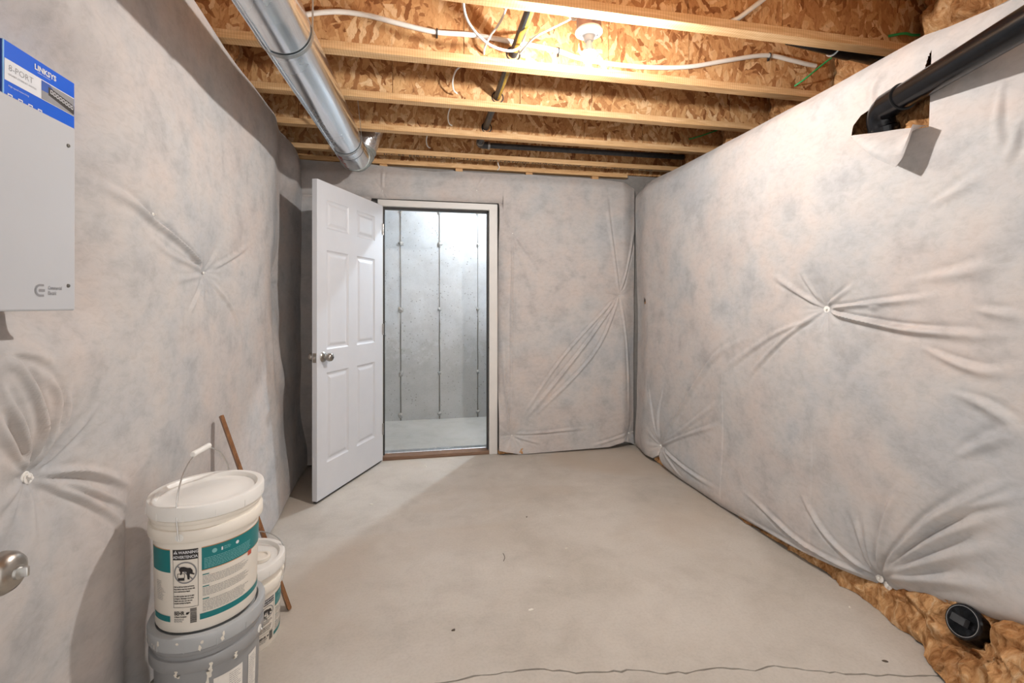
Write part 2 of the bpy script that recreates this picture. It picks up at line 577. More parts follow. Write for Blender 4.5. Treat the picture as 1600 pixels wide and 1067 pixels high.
o = MB().box((-1.28, 3.852, 2.432), (2.38, 3.879, 2.795)).build('trim_2', 'osb'); tag(o, 'strand board rim panel between the last joist and the door wall', 'rim board', kind='structure')

# cold room behind the door
o = MB().box((-1.3, 4.0, -0.12), (1.7, 5.35, 0.0)).build('floor', 'slab_cold'); tag(o, 'pale grey concrete floor of the cold room behind the door', 'floor', kind='structure')
rear = MB().box((-1.3, 5.12, 0), (1.7, 5.35, 2.795)).build('wall_rear', 'poured'); tag(rear, 'poured concrete wall with form lines seen through the doorway', 'wall', kind='structure')
o = MB().box((-1.3, 4.0, 0), (-1.15, 5.12, 2.795)).build('wall_cold_left', 'poured'); tag(o, 'left concrete side wall of the cold room', 'wall', kind='structure')
o = MB().box((1.55, 4.0, 0), (1.7, 5.12, 2.795)).build('wall_cold_right', 'poured'); tag(o, 'right concrete side wall of the cold room', 'wall', kind='structure')
rs = random.Random(3)
for sx, d in ((-0.232, 1), (0.186, 1), (0.61, 0.6), (-0.66, 0.8), (1.04, 0.8)):
    mb = MB()
    zs = [2.795 * k / 40 for k in range(41)]
    L = []; R_ = []; Cc = []
    for z in zs:
        w = 0.0025 + 0.004 * max(0, noise.noise((sx * 9, z * 3.1, 2))) * d + (0.003 if z < 1.1 else 0)
        xx = sx + 0.004 * noise.noise((sx * 5, z * 4, 7))
        L.append((xx - w, 5.1195, z)); R_.append((xx + w, 5.1195, z)); Cc.append((xx, 5.1195 - 0.006 * d, z))
    k = len(zs)
    mb.add(L + Cc + R_, [(i, k + i, k + i + 1, i + 1) for i in range(k - 1)] + [(k + i, 2 * k + i, 2 * k + i + 1, k + i + 1) for i in range(k - 1)])
    mb.build('form_seam', 'seam', rear)
    for zt in (2.28, 1.93, 1.21, 0.51, -1, 0.06):
        if zt < 0: continue
        mb = MB()
        pts = []
        rr = rs.uniform(0.022, 0.036) * (0.75 if d < 1 else 1)
        for q in range(9):
            a = 2 * math.pi * q / 9
            r_ = rr * rs.uniform(0.6, 1.2)
            pts.append((sx + r_ * math.cos(a), 5.117, zt + r_ * 1.1 * math.sin(a)))
        mb.add(pts + [(sx + rs.uniform(-.008, .008), 5.104, zt)], [(q, 9, (q + 1) % 9) for q in range(9)])
        mb.build('tie_patch', 'tie_patch', rear)

# ---------------------------------------------------------------- joists
JY = [1.741 - 2 * 0.487, 1.741 - 0.487, 1.741, 2.230, 2.716, 3.198, 3.680]
FL = 0.058
JX0, JX1 = -1.28, 2.38
JL = [None, None,
      'floor joist that carries the bare bulb', 'floor joist with the white plastic pipe clipped across its web',
      'second floor joist behind the bulb, crossed by the black gas pipe',
      'floor joist just in front of the gas pipe elbow',
      'floor joist with black lettering on its underside over the door wall']
def web_hole_panels(breaks):
    return breaks
for i, y in enumerate(JY):
    lab = JL[i] or ('pine and strand board floor joist over the ABS drain pipe' if i == 1 else 'pine and strand board floor joist over the white wiring panel')
    j = empty('floor_joist', (JX0, y, ZC), lab, 'joist', 'engineered floor joists under the subfloor')
    MB().box((JX0, y, ZC), (JX1, y + FL, ZC + 0.038), 0.002).build('bottom_flange', 'pine', j)
    MB().box((JX0, y, ZC + 0.318), (JX1, y + FL, ZC + 0.356), 0.002).build('top_flange', 'pine', j)
    off = [0.31, 0.6, 0.35, 0.20, -0.17, 0.42, 0.05][i]
    xs = [JX0] + [x for x in (off - 1.22, off, off + 1.22 * 0.62, off + 1.22, off + 2.2) if JX0 + 0.2 < x < JX1 - 0.1] + [JX1]
    for a, c in zip(xs[:-1], xs[1:]):
        MB().box((a + 0.0018, y + FL / 2 - 0.0055, ZC + 0.038), (c - 0.0018, y + FL / 2 + 0.0055, ZC + 0.318)).build('web_panel', 'osb', j)

# lettering on the underside of the joist nearest the door wall
jl = [o for o in COL.objects if o.name.startswith('floor_joist')][-1]
v, fc = text2d('ICC-ES  ESR-1153  CCMC 13132-R  SFI CERTIFIED SOURCING 00008', 0.062, bold=0.0012, spacing=1.05)
xm = max(p[0] for p in v)
sx = 1.62 / xm
mb = MB().add([(-0.30 + p[0] * sx, JY[6] + 0.052 - p[1] * 1.0, ZC - 0.0006) for p in v], fc)
v, fc = text2d('ESR- 15:20   TRUS JOIST   TJI 560', 0.062, bold=0.0012, spacing=1.05)
xm = max(p[0] for p in v)
mb.add([(1.36 + p[0] * 0.62 / xm, JY[6] + 0.052 - p[1] * 0.9, ZC - 0.0006) for p in v], fc)
mb.build('lettering', 'ink_black', jl)['kind'] = 'stuff'

# plate and studs at the head of the partition
pl = empty('wall_plate', (XL, 3.80, 2.40), 'pine top plate with short studs over the door wall', 'plate')
MB().box((XL, 3.815, 2.395), (1.80, 3.875, 2.430), 0.002).build('plate', 'lumber', pl)
for sx in (-0.72, -0.31, 0.30, 0.90, 1.50):
    MB().box((sx - 0.03, 3.828, 2.30), (sx + 0.03, 3.868, 2.395), 0.002).build('stud', 'lumber', pl)

# ---------------------------------------------------------------- insulation blankets
FOLDS_RIGHT = [
  ([(1.821,1.225),(1.604,1.188),(1.399,1.159),(1.064,1.152)],0.022,0.016),
  ([(1.814,1.240),(1.590,1.260),(1.271,1.293)],0.014,0.014),
  ([(1.604,1.242),(1.522,1.247)],0.008,0.007),
  ([(1.821,1.252),(1.633,1.356)],0.010,0.012),
  ([(1.865,1.215),(2.089,1.044),(2.362,0.790)],0.012,0.014),
  ([(1.902,1.184),(2.158,1.073),(2.603,0.797)],0.008,0.018),
  ([(1.872,1.261),(2.134,1.432)],0.010,0.016),
  ([(1.858,1.276),(1.941,1.434)],0.008,0.012),
  ([(1.399,1.104),(1.195,1.037),(1.064,1.067)],0.014,0.018),
  ([(1.291,0.955),(1.160,0.917),(1.064,0.842)],0.013,0.020),
  ([(1.232,1.248),(1.064,1.210)],0.010,0.018),
  ([(1.446,1.346),(1.232,1.368),(1.064,1.404)],0.010,0.025),
  ([(1.376,1.603),(1.232,1.661),(1.126,1.705)],0.010,0.022),
  ([(1.535,0.166),(1.332,0.475),(1.064,0.741)],0.022,0.019),
  ([(1.527,0.165),(1.311,0.423),(1.064,0.648)],0.018,0.017),
  ([(1.522,0.163),(1.271,0.381),(1.064,0.531)],0.016,0.022),
  ([(1.516,0.156),(1.271,0.292),(1.064,0.376)],0.012,0.022),
  ([(1.576,0.142),(1.619,0.301),(1.664,0.390)],0.012,0.016),
  ([(1.568,0.152),(1.590,0.395)],0.010,0.014),
  ([(1.548,0.166),(1.496,0.437),(1.399,0.624)],0.012,0.016),
  ([(1.590,0.129),(1.793,0.216),(1.941,0.365)],0.014,0.014),
  ([(1.604,0.112),(1.902,0.102),(2.362,0.201)],0.016,0.012),
  ([(1.610,0.101),(1.982,0.055),(2.478,0.032)],0.012,0.010),
  ([(1.271,0.714),(1.160,0.813),(1.064,0.877)],0.014,0.022),
  ([(1.232,0.554),(1.064,0.686)],0.010,0.015),
  ([(3.242,0.205),(2.973,0.512),(2.603,0.919),(2.206,1.104)],0.016,0.018),
  ([(3.282,0.193),(3.262,0.447),(3.194,0.657)],0.014,0.012),
  ([(3.302,0.187),(3.394,0.469),(3.470,0.663)],0.012,0.012),
  ([(3.223,0.181),(2.892,0.352),(2.478,0.545)],0.012,0.014),
  ([(3.223,0.161),(2.815,0.113),(2.508,0.113)],0.014,0.012),
  ([(3.242,0.155),(2.892,0.018)],0.010,0.010),
  ([(3.204,0.201),(2.741,0.521),(2.419,0.750)],0.010,0.016),
  ([(1.126,1.999),(1.143,1.823),(1.118,1.692)],0.012,0.016),
  ([(1.079,1.857),(1.102,1.747),(1.143,1.669)],0.012,0.016),
  ([(1.535,2.024),(1.548,2.133),(1.470,2.222)],0.010,0.014),
]
FOLDS_LEFT = [
  ([(1.277,0.866),(1.201,1.002),(1.122,1.113)],0.017,0.013),
  ([(1.287,0.866),(1.293,0.957),(1.218,1.092),(1.122,1.179)],0.018,0.012),
  ([(1.273,0.863),(1.184,0.958),(1.122,1.065)],0.014,0.013),
  ([(1.293,0.864),(1.330,0.963),(1.318,1.045),(1.218,1.135)],0.014,0.012),
  ([(1.299,0.862),(1.357,0.972),(1.352,1.071)],0.014,0.012),
  ([(1.305,0.855),(1.403,0.927),(1.481,0.997)],0.012,0.014),
  ([(1.309,0.846),(1.454,0.797),(1.633,0.675)],0.016,0.012),
  ([(1.309,0.838),(1.428,0.765),(1.617,0.612)],0.014,0.010),
  ([(1.305,0.833),(1.441,0.716),(1.584,0.549)],0.014,0.012),
  ([(1.273,0.843),(1.184,0.832),(1.122,0.844)],0.008,0.020),
  ([(1.283,0.834),(1.254,0.728),(1.218,0.645)],0.006,0.025),
  ([(1.122,1.166),(1.254,1.139),(1.324,1.075)],0.012,0.014),
  ([(2.113,1.407),(1.668,1.542),(1.428,1.610),(1.330,1.637)],0.018,0.014),
  ([(2.113,1.397),(1.826,1.430),(1.633,1.491)],0.010,0.012),
  ([(2.201,1.414),(2.592,1.578)],0.010,0.014),
  ([(2.175,1.371),(2.419,1.184),(2.502,0.925)],0.008,0.014),
  ([(2.113,1.367),(1.919,1.200)],0.008,0.012),
  ([(1.335,1.590),(1.403,1.505),(1.454,1.441)],0.014,0.010),
  ([(2.138,1.355),(2.169,1.137)],0.006,0.012),
  ([(2.107,1.380),(1.784,1.337)],0.006,0.012),
  ([(1.137,1.864),(1.152,1.982)],0.016,0.020),
  ([(3.485,0.512),(3.170,0.913),(3.243,1.411)],0.030,0.100),
  ([(3.033,0.771),(2.909,1.244)],0.020,0.060),
]
FOLDS_BACK = [
  ([(1.688,1.316),(1.290,0.800),(0.737,0.162)],0.014,0.016),
  ([(1.700,1.316),(1.435,0.797),(0.764,0.171)],0.012,0.014),
  ([(1.652,1.305),(1.176,0.803),(0.743,0.194)],0.010,0.012),
  ([(1.712,1.361),(1.820,1.744),(1.881,2.084)],0.012,0.014),
  ([(1.694,1.367),(1.611,1.906),(1.552,2.321)],0.010,0.014),
  ([(1.712,1.311),(1.790,0.789),(1.808,0.137)],0.010,0.014),
  ([(0.743,1.836),(0.732,1.026),(0.737,0.183)],0.012,0.012),
  ([(0.748,1.836),(0.814,1.614),(0.951,1.239)],0.006,0.012),
  ([(0.764,1.837),(1.007,1.509)],0.006,0.012),
  ([(0.753,0.172),(1.063,0.177),(1.464,0.199)],0.010,0.012),
  ([(0.753,0.150),(1.007,0.077)],0.008,0.010),
  ([(1.790,0.121),(1.581,0.071),(1.406,0.026)],0.010,0.012),
  ([(0.726,0.173),(0.678,0.601),(0.645,1.133)],0.012,0.014),
  ([(-0.313,2.189),(-0.308,2.361)],0.010,0.012),
  ([(0.437,2.221),(0.517,2.346)],0.006,0.012),
]


def smoothstep(a, b_, x):
    t = np.clip((x - a) / (b_ - a), 0, 1)
    return t * t * (3 - 2 * t)


def fold_field(S, Z, folds, pins):
    H = np.zeros_like(S)
    S0, Z0 = S.ravel(), Z.ravel()
    Hf = H.ravel()
    for pts, amp, w in folds:
        P = np.array([p[:] for p in catmull([(a, b_, 0) for a, b_ in pts], 5)])[:, :2]
        mg = 0.03 + 5 * w
        sel = np.nonzero((S0 > P[:, 0].min() - mg) & (S0 < P[:, 0].max() + mg) & (Z0 > P[:, 1].min() - mg) & (Z0 < P[:, 1].max() + mg))[0]
        if len(sel) == 0: continue
        s, z = S0[sel], Z0[sel]
        seg = np.linalg.norm(np.diff(P, axis=0), axis=1)
        cum = np.concatenate([[0], np.cumsum(seg)])
        Lt = cum[-1]
        best = np.full(s.shape, 9.0); tt = np.zeros_like(s); sg = np.zeros_like(s)
        for k in range(len(seg)):
            dx, dz = (P[k + 1] - P[k]) / seg[k]
            a = np.clip((s - P[k, 0]) * dx + (z - P[k, 1]) * dz, 0, seg[k])
            ex = s - (P[k, 0] + a * dx); ez = z - (P[k, 1] + a * dz)
            d = np.hypot(ex, ez)
            m_ = d < best
            best = np.where(m_, d, best); tt = np.where(m_, (cum[k] + a) / Lt, tt)
            sg = np.where(m_, np.sign(ex * dz - ez * dx), sg)
        ww = np.maximum(w * (0.5 + 0.7 * tt), 0.0098)
        st = 0.12 if min(math.hypot(P[0, 0] - q[0], P[0, 1] - q[1]) for q in pins) < 0.09 else 0.5
        env = smoothstep(-0.02, st, tt) * (1 - smoothstep(0.5, 1.0, tt))
        q = best / ww
        Hf[sel] += 0.85 * amp * env * (np.exp(-q * q) - 0.60 * np.exp(-((q * sg - 1.45) / 0.8) ** 2) - 0.2 * np.exp(-((q * sg + 1.8) / 1.0) ** 2))
    return Hf.reshape(S.shape)


def radial(S, Z, pins, seed):
    H = np.zeros_like(S)
    rr = np.random.RandomState(seed)
    for (ps, pz, depth, R0, amp) in pins:
        dx = S - ps; dz = Z - pz
        r = np.hypot(dx, dz); th = np.arctan2(dz, dx)
        H -= depth * np.exp(-(r / R0) ** 1.1)
        ph = rr.uniform(0, 6.28, 4)
        fld = 0.5 * np.cos(7 * th + ph[0]) + 0.35 * np.cos(11 * th + ph[1]) + 0.3 * np.cos(17 * th + ph[2])
        H += amp * fld * smoothstep(0.0, 0.05, r) * np.exp(-r / (R0 * 1.3))
    return H


def waves(S, Z, seed, amp, base=1.4, octv=4):
    rr = np.random.RandomState(seed)
    H = np.zeros_like(S)
    for o_ in range(octv):
        k = base * 2 ** o_
        for _ in range(3):
            a = rr.uniform(0, 6.28); p = rr.uniform(0, 6.28)
            H += amp / (2.0 ** o_) / 3 * np.sin(k * (S * math.cos(a) + Z * math.sin(a)) * 2 + p + 1.3 * np.sin(k * 0.7 * S + p))
    return H


def snap_to_poly(S, Z, poly, tol_s, tol_z):
    """move grid points near a polygon's outline onto it; returns mask of points inside"""
    P = np.array(poly)
    inside = np.zeros(S.shape, bool)
    bd = np.full(S.shape, 9.0); bs = S.copy(); bz = Z.copy()
    n_ = len(P)
    for k in range(n_):
        a = P[k]; c = P[(k + 1) % n_]
        d = c - a; L2 = (d ** 2).sum()
        t = np.clip(((S - a[0]) * d[0] + (Z - a[1]) * d[1]) / L2, 0, 1)
        qs = a[0] + t * d[0]; qz = a[1] + t * d[1]
        dd = np.maximum(abs(S - qs) / tol_s, abs(Z - qz) / tol_z)
        m_ = dd < bd
        bd = np.where(m_, dd, bd); bs = np.where(m_, qs, bs); bz = np.where(m_, qz, bz)
        cond = ((a[1] > Z) != (c[1] > Z)) & (S < (c[0] - a[0]) * (Z - a[1]) / (c[1] - a[1] + 1e-12) + a[0])
        inside ^= cond
    near = bd < 0.55
    return np.where(near, bs, S), np.where(near, bz, Z), inside & ~near


def blanket(parent, s_range, ns, nz, zbot, ztop, hfun, place, holes=(), edge=0.05, name='facing'):
    s = np.linspace(*s_range, ns) if s_range[0] > -0.69 or s_range[0] < -0.9 else np.concatenate([np.linspace(s_range[0], 0.85, 45)[:-1], np.linspace(0.85, s_range[1], ns - 44)])
    t = np.linspace(0, 1, nz)
    zb = np.array([zbot(q) for q in s]); zt = np.array([ztop(q) for q in s])
    S = np.repeat(s[None, :], nz, 0)
    Z = zb[None, :] + t[:, None] * (zt - zb)[None, :]
    inside = np.zeros(S.shape, bool)
    ts = float(s[-1] - s[-2]); tz = 2.3 / (nz - 1)
    for poly in holes:
        S, Z, ins = snap_to_poly(S, Z, poly, ts, tz)
        inside |= ins
    Hh = hfun(S, Z)
    X3 = place(S.ravel(), Z.ravel(), Hh.ravel())
    verts = list(zip(*[np.broadcast_to(np.asarray(q, float), S.size).tolist() for q in X3]))
    idx = np.arange(S.size).reshape(S.shape)
    quads = np.stack([idx[:-1, :-1], idx[:-1, 1:], idx[1:, 1:], idx[1:, :-1]], -1).reshape(-1, 4)
    drop = (inside[:-1, :-1] | inside[:-1, 1:] | inside[1:, 1:] | inside[1:, :-1]).ravel()
    cs = ((S[:-1, :-1] + S[:-1, 1:] + S[1:, 1:] + S[1:, :-1]) / 4).ravel()
    cz = ((Z[:-1, :-1] + Z[:-1, 1:] + Z[1:, 1:] + Z[1:, :-1]) / 4).ravel()
    for poly in holes:
        a0, a1 = min(q[0] for q in poly), max(q[0] for q in poly)
        b0, b1 = min(q[1] for q in poly), max(q[1] for q in poly)
        for k in np.nonzero((cs > a0) & (cs < a1) & (cz > b0) & (cz < b1))[0]:
            if point_in(cs[k], cz[k], poly): drop[k] = True
    faces = quads[~drop].tolist()
    mb = MB()
    mb.add(verts, faces, True)
    # the sheet turns back towards the wall at its hems
    def rim(idx, back):
        base = len(mb.v)
        vv = []
        for (j, i) in idx:
            vv.append(verts[j * ns + i])
        ww = [place(S[j, i] + (0), Z[j, i] + back[1], max(Hh[j, i] - edge, 0.0)) for (j, i) in idx]
        n_ = len(vv)
        keep = [k for k in range(n_ - 1) if not (inside[idx[k]] or inside[idx[k + 1]])]
        mb.add(vv + ww, [(k, k + 1, n_ + k + 1, n_ + k) for k in keep], True)
    rim([(nz - 1, i) for i in range(ns)], (0, -0.006))
    rim([(0, i) for i in range(ns)], (0, 0.004))
    rim([(j, 0) for j in range(nz)], (0, 0))
    rim([(j, ns - 1) for j in range(nz)], (0, 0))
    return mb.build(name, 'fabric', parent, angle=60)


def point_in(x, y, poly):
    ins = False
    n_ = len(poly)
    for k in range(n_):
        (x0, y0), (x1, y1) = poly[k], poly[(k + 1) % n_]
        if (y0 > y) != (y1 > y) and x < (x1 - x0) * (y - y0) / (y1 - y0) + x0:
            ins = not ins
    return ins


def interp(tab):
    xs = [p[0] for p in tab]; ys = [p[1] for p in tab]
    return lambda q: float(np.interp(q, xs, ys))


def washer(parent, pos, nrm, r=0.017, s=0.0):
    nrm = Vector(nrm)
    w = MB().lathe([(0.0, 0.0), (r * 0.9, 0.0), (r, 0.002), (r, 0.0035), (r * 0.75, 0.005), (r * 0.30, 0.003), (r * 0.28, 0.012), (0.0, 0.013)], pos, 20, nrm)
    return w.build('fastener', 'pin_plastic', parent)


# --- right wall blanket
RB = empty('insulation_blanket', (XR, 1.5, 0), 'grey-white insulation blanket with a torn hole around the black drain pipe', 'insulation', 'insulation blankets on the basement walls')
zb_r = interp([(-0.7, 0.40), (0.7, 0.32), (1.07, 0.262), (1.24, 0.212), (1.36, 0.178), (1.46, 0.135), (1.56, 0.098), (1.66, 0.085), (1.80, 0.062), (2.12, 0.030), (2.52, 0.010), (3.0, 0.012), (3.20, 0.03), (3.29, 0.085), (3.37, 0.035), (3.72, 0.006)])
zt_r = interp([(-0.7, 2.20), (1.13, 2.217), (1.30, 2.245), (1.395, 2.274), (1.54, 2.267), (1.9, 2.257), (2.69, 2.264), (3.52, 2.287), (3.75, 2.335)])
PIN_R = [(1.833, 1.237, 0.055, 0.10, 0.007), (1.555, 0.125, 0.055, 0.09, 0.008), (3.29, 0.155, 0.05, 0.09, 0.008), (0.75, 1.0, 0.05, 0.1, 0.006)]
HOLE_R = [(1.646, 1.972), (1.635, 2.02), (1.60, 2.05), (1.50, 2.075), (1.40, 2.09), (1.362, 2.105), (1.345, 2.155), (1.333, 2.178), (1.336, 2.05), (1.345, 1.905)]
TEAR_R = [(3.50, 1.30), (3.53, 1.325), (3.55, 1.29), (3.53, 1.262), (3.505, 1.27)]


def h_right(S, Z):
    H = 0.165 + waves(S, Z, 5, 0.016)
    H += radial(S, Z, PIN_R, 2) + fold_field(S, Z, FOLDS_RIGHT, PIN_R)
    H -= 0.0035 * smoothstep(2.523, 2.513, S) * smoothstep(1.1, 0.5, Z) + 0.003 * smoothstep(1.868, 1.858, S) * smoothstep(0.85, 0.5, Z)
    H -= 0.10 * smoothstep(2.16, 2.34, Z) ** 1.5
    H -= 0.05 * smoothstep(3.45, 3.75, S)
    H += 0.012 * smoothstep(0.5, 0.05, Z)
    zb = np.interp(S, [1.07, 1.24, 1.36, 1.46, 1.56, 1.8, 2.12, 2.52, 3.72], [0.262, 0.212, 0.178, 0.135, 0.098, 0.062, 0.03, 0.01, 0.006])
    H -= 0.03 * np.exp(-((Z - zb) / 0.03))
    return H


place_r = lambda s, z, h: (XR - h, s, z)
blanket(RB, (-0.7, 3.74), 640, 430, zb_r, zt_r, h_right, place_r, holes=(HOLE_R, TEAR_R))
def hv(fn, s, z): return float(fn(np.array([[s]]), np.array([[z]]))[0, 0])
for (s_, z_) in [(1.833, 1.237), (1.562, 0.130), (1.535, 0.112), (3.29, 0.155)]:
    washer(RB, (XR - hv(h_right, s_, z_) - 0.004, s_, z_), (-1, 0, 0.05))
# the flap cut out of the blanket and folded down under the pipe
fl = MB()
top = [(1.642 + (1.343 - 1.642) * k / 12, 1.979 + (1.908 - 1.979) * k / 12) for k in range(13)]
low = []
for k in range(13):
    t = k / 12
    # from the left end round an arc to the tip, then up the straight right side
    if t < 0.78:
        q = t / 0.78
        low.append((1.642 + (1.396 - 1.642) * q, 1.979 + (1.765 - 1.979) * (q ** 0.85)))
    else:
        q = (t - 0.78) / 0.22
        low.append((1.396 + (1.343 - 1.396) * q, 1.765 + (1.908 - 1.765) * q))
vv = []; n_ = 8
for k in range(13):
    for q in range(n_ + 1):
        t = q / n_
        s_ = top[k][0] + (low[k][0] - top[k][0]) * t; z_ = top[k][1] + (low[k][1] - top[k][1]) * t
        out = 0.010 + 0.068 * math.sin(min(1, t) * math.pi * 0.62) * smoothstep(0, 0.5, np.array(k / 12.0)) + 0.004 * math.sin(k)
        vv.append((XR - hv(h_right, s_, z_) - float(out), s_, z_))
m_ = n_ + 1
fl.add(vv + [(a + 0.002, b2, c2) for a, b2, c2 in vv], [(k * m_ + q, k * m_ + q + 1, (k + 1) * m_ + q + 1, (k + 1) * m_ + q) for k in range(12) for q in range(n_)]
       + [(13 * m_ + k * m_ + q, 13 * m_ + (k + 1) * m_ + q, 13 * m_ + (k + 1) * m_ + q + 1, 13 * m_ + k * m_ + q + 1) for k in range(12) for q in range(n_)], True)
o = fl.build('flap', 'fabric', RB)


# --- glass wool
def fluff_grid(name, parent, nu, nv, fn, amp, seed, freq=14.0):
    """fn(u, v) -> (point, outward normal); pushed in and out by ridged noise into tufts"""
    mb = MB()
    vv = []
    for j in range(nv):
        for i in range(nu):
            p, nr = fn(i / (nu - 1), j / (nv - 1))
            p = Vector(p); nr = Vector(nr)
            q = Vector((p.x * freq, p.y * freq * 0.6, p.z * freq * 0.75)) + Vector((seed, seed * 2, 0))
            q += 1.3 * Vector(noise.noise_vector(q * 0.4))
            r0 = noise.noise(q * 0.42 + Vector((3, 1, 0)))
            r1 = 1 - abs(noise.noise(q)) * 2.4
            q2 = q * 2.1 + 0.8 * Vector(noise.noise_vector(q * 1.3))
            r2 = 1 - abs(noise.noise(q2)) * 2.2
            r3 = 1 - abs(noise.noise(q2 * 2.3)) * 2
            amp_ = amp(p) if callable(amp) else amp
            d = amp_ * (0.9 * r0 + 0.75 * r1 + 0.42 * r2 + 0.2 * r3 - 0.5)
            side = Vector(noise.noise_vector(q * 0.9 + Vector((9, 9, 9)))) * amp_ * 0.9
            e = p + nr * d + side
            e.z = max(e.z, 0.002)
            if parent == RB: e.x = min(e.x, XR - 0.004)
            vv.append(e)
    mb.add(vv, [(j * nu + i, j * nu + i + 1, (j + 1) * nu + i + 1, (j + 1) * nu + i) for j in range(nv - 1) for i in range(nu - 1)], True)
    return mb.build(name, 'fluff', parent, angle=80)


foot = interp([(-0.4, 0.42), (0.9, 0.38), (1.15, 0.32), (1.25, 0.245), (1.36, 0.165), (1.46, 0.14), (1.55, 0.128), (1.9, 0.115), (2.2, 0.14), (2.5, 0.13), (2.7, 0.08)])
def fn_foot(u, v):
    y = 2.75 + (-0.1 - 2.75) * u
    zb = zb_r(y)
    hz = zb + 0.12
    w0 = foot(y)
    ang = v
    z = hz * ang
    w = w0 + (0.105 - w0) * (ang ** 0.8) + (0.05 * math.sin(ang * math.pi) if y < 1.5 else 0.0) * min(1, (1.5 - y) * 3)
    w -= 0.07 * max(0.0, (z - zb + 0.015) / 0.10) ** 0.7
    dp_ = math.hypot(y - 1.20, (z - 0.20))
    w = max(w, 0.045)
    w -= max(0.0, w - 0.13) * max(0.0, 1 - (dp_ / 0.11) ** 2)
    return (XR - w, y, z), Vector((-0.85, 0, 0.5))
fluff_grid('batt', RB, 480, 70, fn_foot, lambda q: 0.020 + 0.020 * max(0.0, min(1.0, (1.6 - q.y) * 3)), 3.0, 13)
# batt seen through the torn hole and through the small tear
fluff_grid('batt', RB, 60, 50, lambda u, v: ((XR - 0.075, 1.72 - 0.48 * u, 1.86 + 0.37 * v), (-1, 0, 0)), 0.030, 8.0, 15)
fluff_grid('batt', RB, 14, 14, lambda u, v: ((XR - 0.105, 3.57 - 0.09 * u, 1.24 + 0.11 * v), (-1, 0, 0)), 0.02, 2.0, 30)
fluff_grid('batt', RB, 24, 12, lambda u, v: ((XR - 0.13 + 0.03 * v, 3.40 - 0.2 * u, 0.004 + 0.10 * v), (-0.9, 0, 0.3)), 0.018, 2.6, 20)

# --- left wall blanket
LB = empty('insulation_blanket', (XL, 1.5, 0), 'grey-white insulation blanket behind the white wiring panel and paint pails', 'insulation', 'insulation blankets on the basement walls')
zb_l = interp([(-0.7, 0.02), (1.6, 0.02), (2.5, 0.008), (2.74, 0.006), (3.2, 0.015), (3.8, 0.01)])
zt_l = interp([(-0.7, 2.44), (1.98, 2.437), (2.28, 2.418), (2.7, 2.412), (3.14, 2.42), (3.4, 2.425), (3.6, 2.40), (3.84, 2.37)])
PIN_L = [(1.287, 0.849, 0.06, 0.11, 0.008), (2.144, 1.391, 0.045, 0.11, 0.006), (1.708, 1.555, 0.012, 0.05, 0.002), (3.16, 1.40, 0.05, 0.13, 0.006), (2.6, 0.25, 0.0, 0.1, 0.004)]


def h_left(S, Z):
    H = 0.150 + waves(S, Z, 11, 0.016)
    H += radial(S, Z, PIN_L, 6) + fold_field(S, Z, FOLDS_LEFT, PIN_L)
    H += 0.055 * np.exp(-((S - 2.70) / 0.45) ** 2) * smoothstep(0.9, 0.0, Z)
    H -= 0.05 * smoothstep(2.95, 3.35, S) * smoothstep(0.1, 0.5, Z)
    H -= 0.025 * np.exp(-((S - 3.18) / 0.22) ** 2) * smoothstep(0.6, 1.1, Z) * smoothstep(2.3, 1.8, Z)
    H += 0.05 * np.exp(-((S - 3.55) / 0.16) ** 2 - ((Z - 2.25) / 0.16) ** 2)
    # the vertical fold pulled in behind the pails
    H += 0.030 * np.exp(-((S - 1.47) / 0.10) ** 2) * smoothstep(0.78, 0.55, Z) - 0.03 * np.exp(-((S - 1.62) / 0.05) ** 2) * smoothstep(0.78, 0.55, Z)
    flat = smoothstep(0.35, 0.62, S) * smoothstep(1.62, 1.34, S) * smoothstep(1.12, 1.26, Z) * smoothstep(2.0, 1.84, Z)
    H = H * (1 - flat) + flat * np.minimum(H, 0.088 + 0.2 * (H - 0.15))
    return np.maximum(H, 0.03)


place_l = lambda s, z, h: (XL + h, s, z)
blanket(LB, (-0.7, 3.83), 650, 430, zb_l, zt_l, h_left, place_l)
for (s_, z_) in [(1.287, 0.849), (1.292, 0.842), (2.144, 1.391), (1.708, 1.555)]:
    washer(LB, (XL + hv(h_left, s_, z_) + 0.004, s_, z_), (1, 0, 0.05), 0.013 if s_ < 2 and z_ < 1 else 0.006)

# --- blanket on the door wall
BB = empty('insulation_blanket', (0.5, 3.88, 0), 'pinkish grey insulation blanket pinned around the white door frame', 'insulation', 'insulation blankets on the basement walls')
zb_b = interp([(-1, 0.02), (0.60, 0.05), (0.68, 0.03), (0.75, 0.015), (0.8, 0.004), (1.2, 0.012), (1.6, 0.02), (1.75, 0.055), (1.82, 0.03), (1.86, 0.01)])
zt_b = interp([(-1, 2.39), (-0.684, 2.385), (-0.45, 2.39), (-0.30, 2.373), (-0.1, 2.355), (0.1, 2.346), (0.25, 2.362), (0.5, 2.354), (0.74, 2.356), (0.9, 2.368), (1.1, 2.358), (1.3, 2.362), (1.55, 2.355), (1.75, 2.34), (1.86, 2.30)])
PIN_B = [(0.745, 1.861, 0.03, 0.10, 0.004), (1.705, 1.339, 0.04, 0.10, 0.006), (0.741, 0.156, 0.04, 0.08, 0.006), (1.805, 0.114, 0.03, 0.07, 0.006), (-0.314, 2.169, 0.025, 0.06, 0.004), (0.44, 2.205, 0.02, 0.06, 0.003), (-0.6, 1.2, 0.04, 0.15, 0.006)]
DOORHOLE = [(-0.40, -0.2), (0.625, -0.2), (0.628, 0.6), (0.625, 1.2), (0.632, 1.9), (0.628, 2.112), (-0.40, 2.112)]


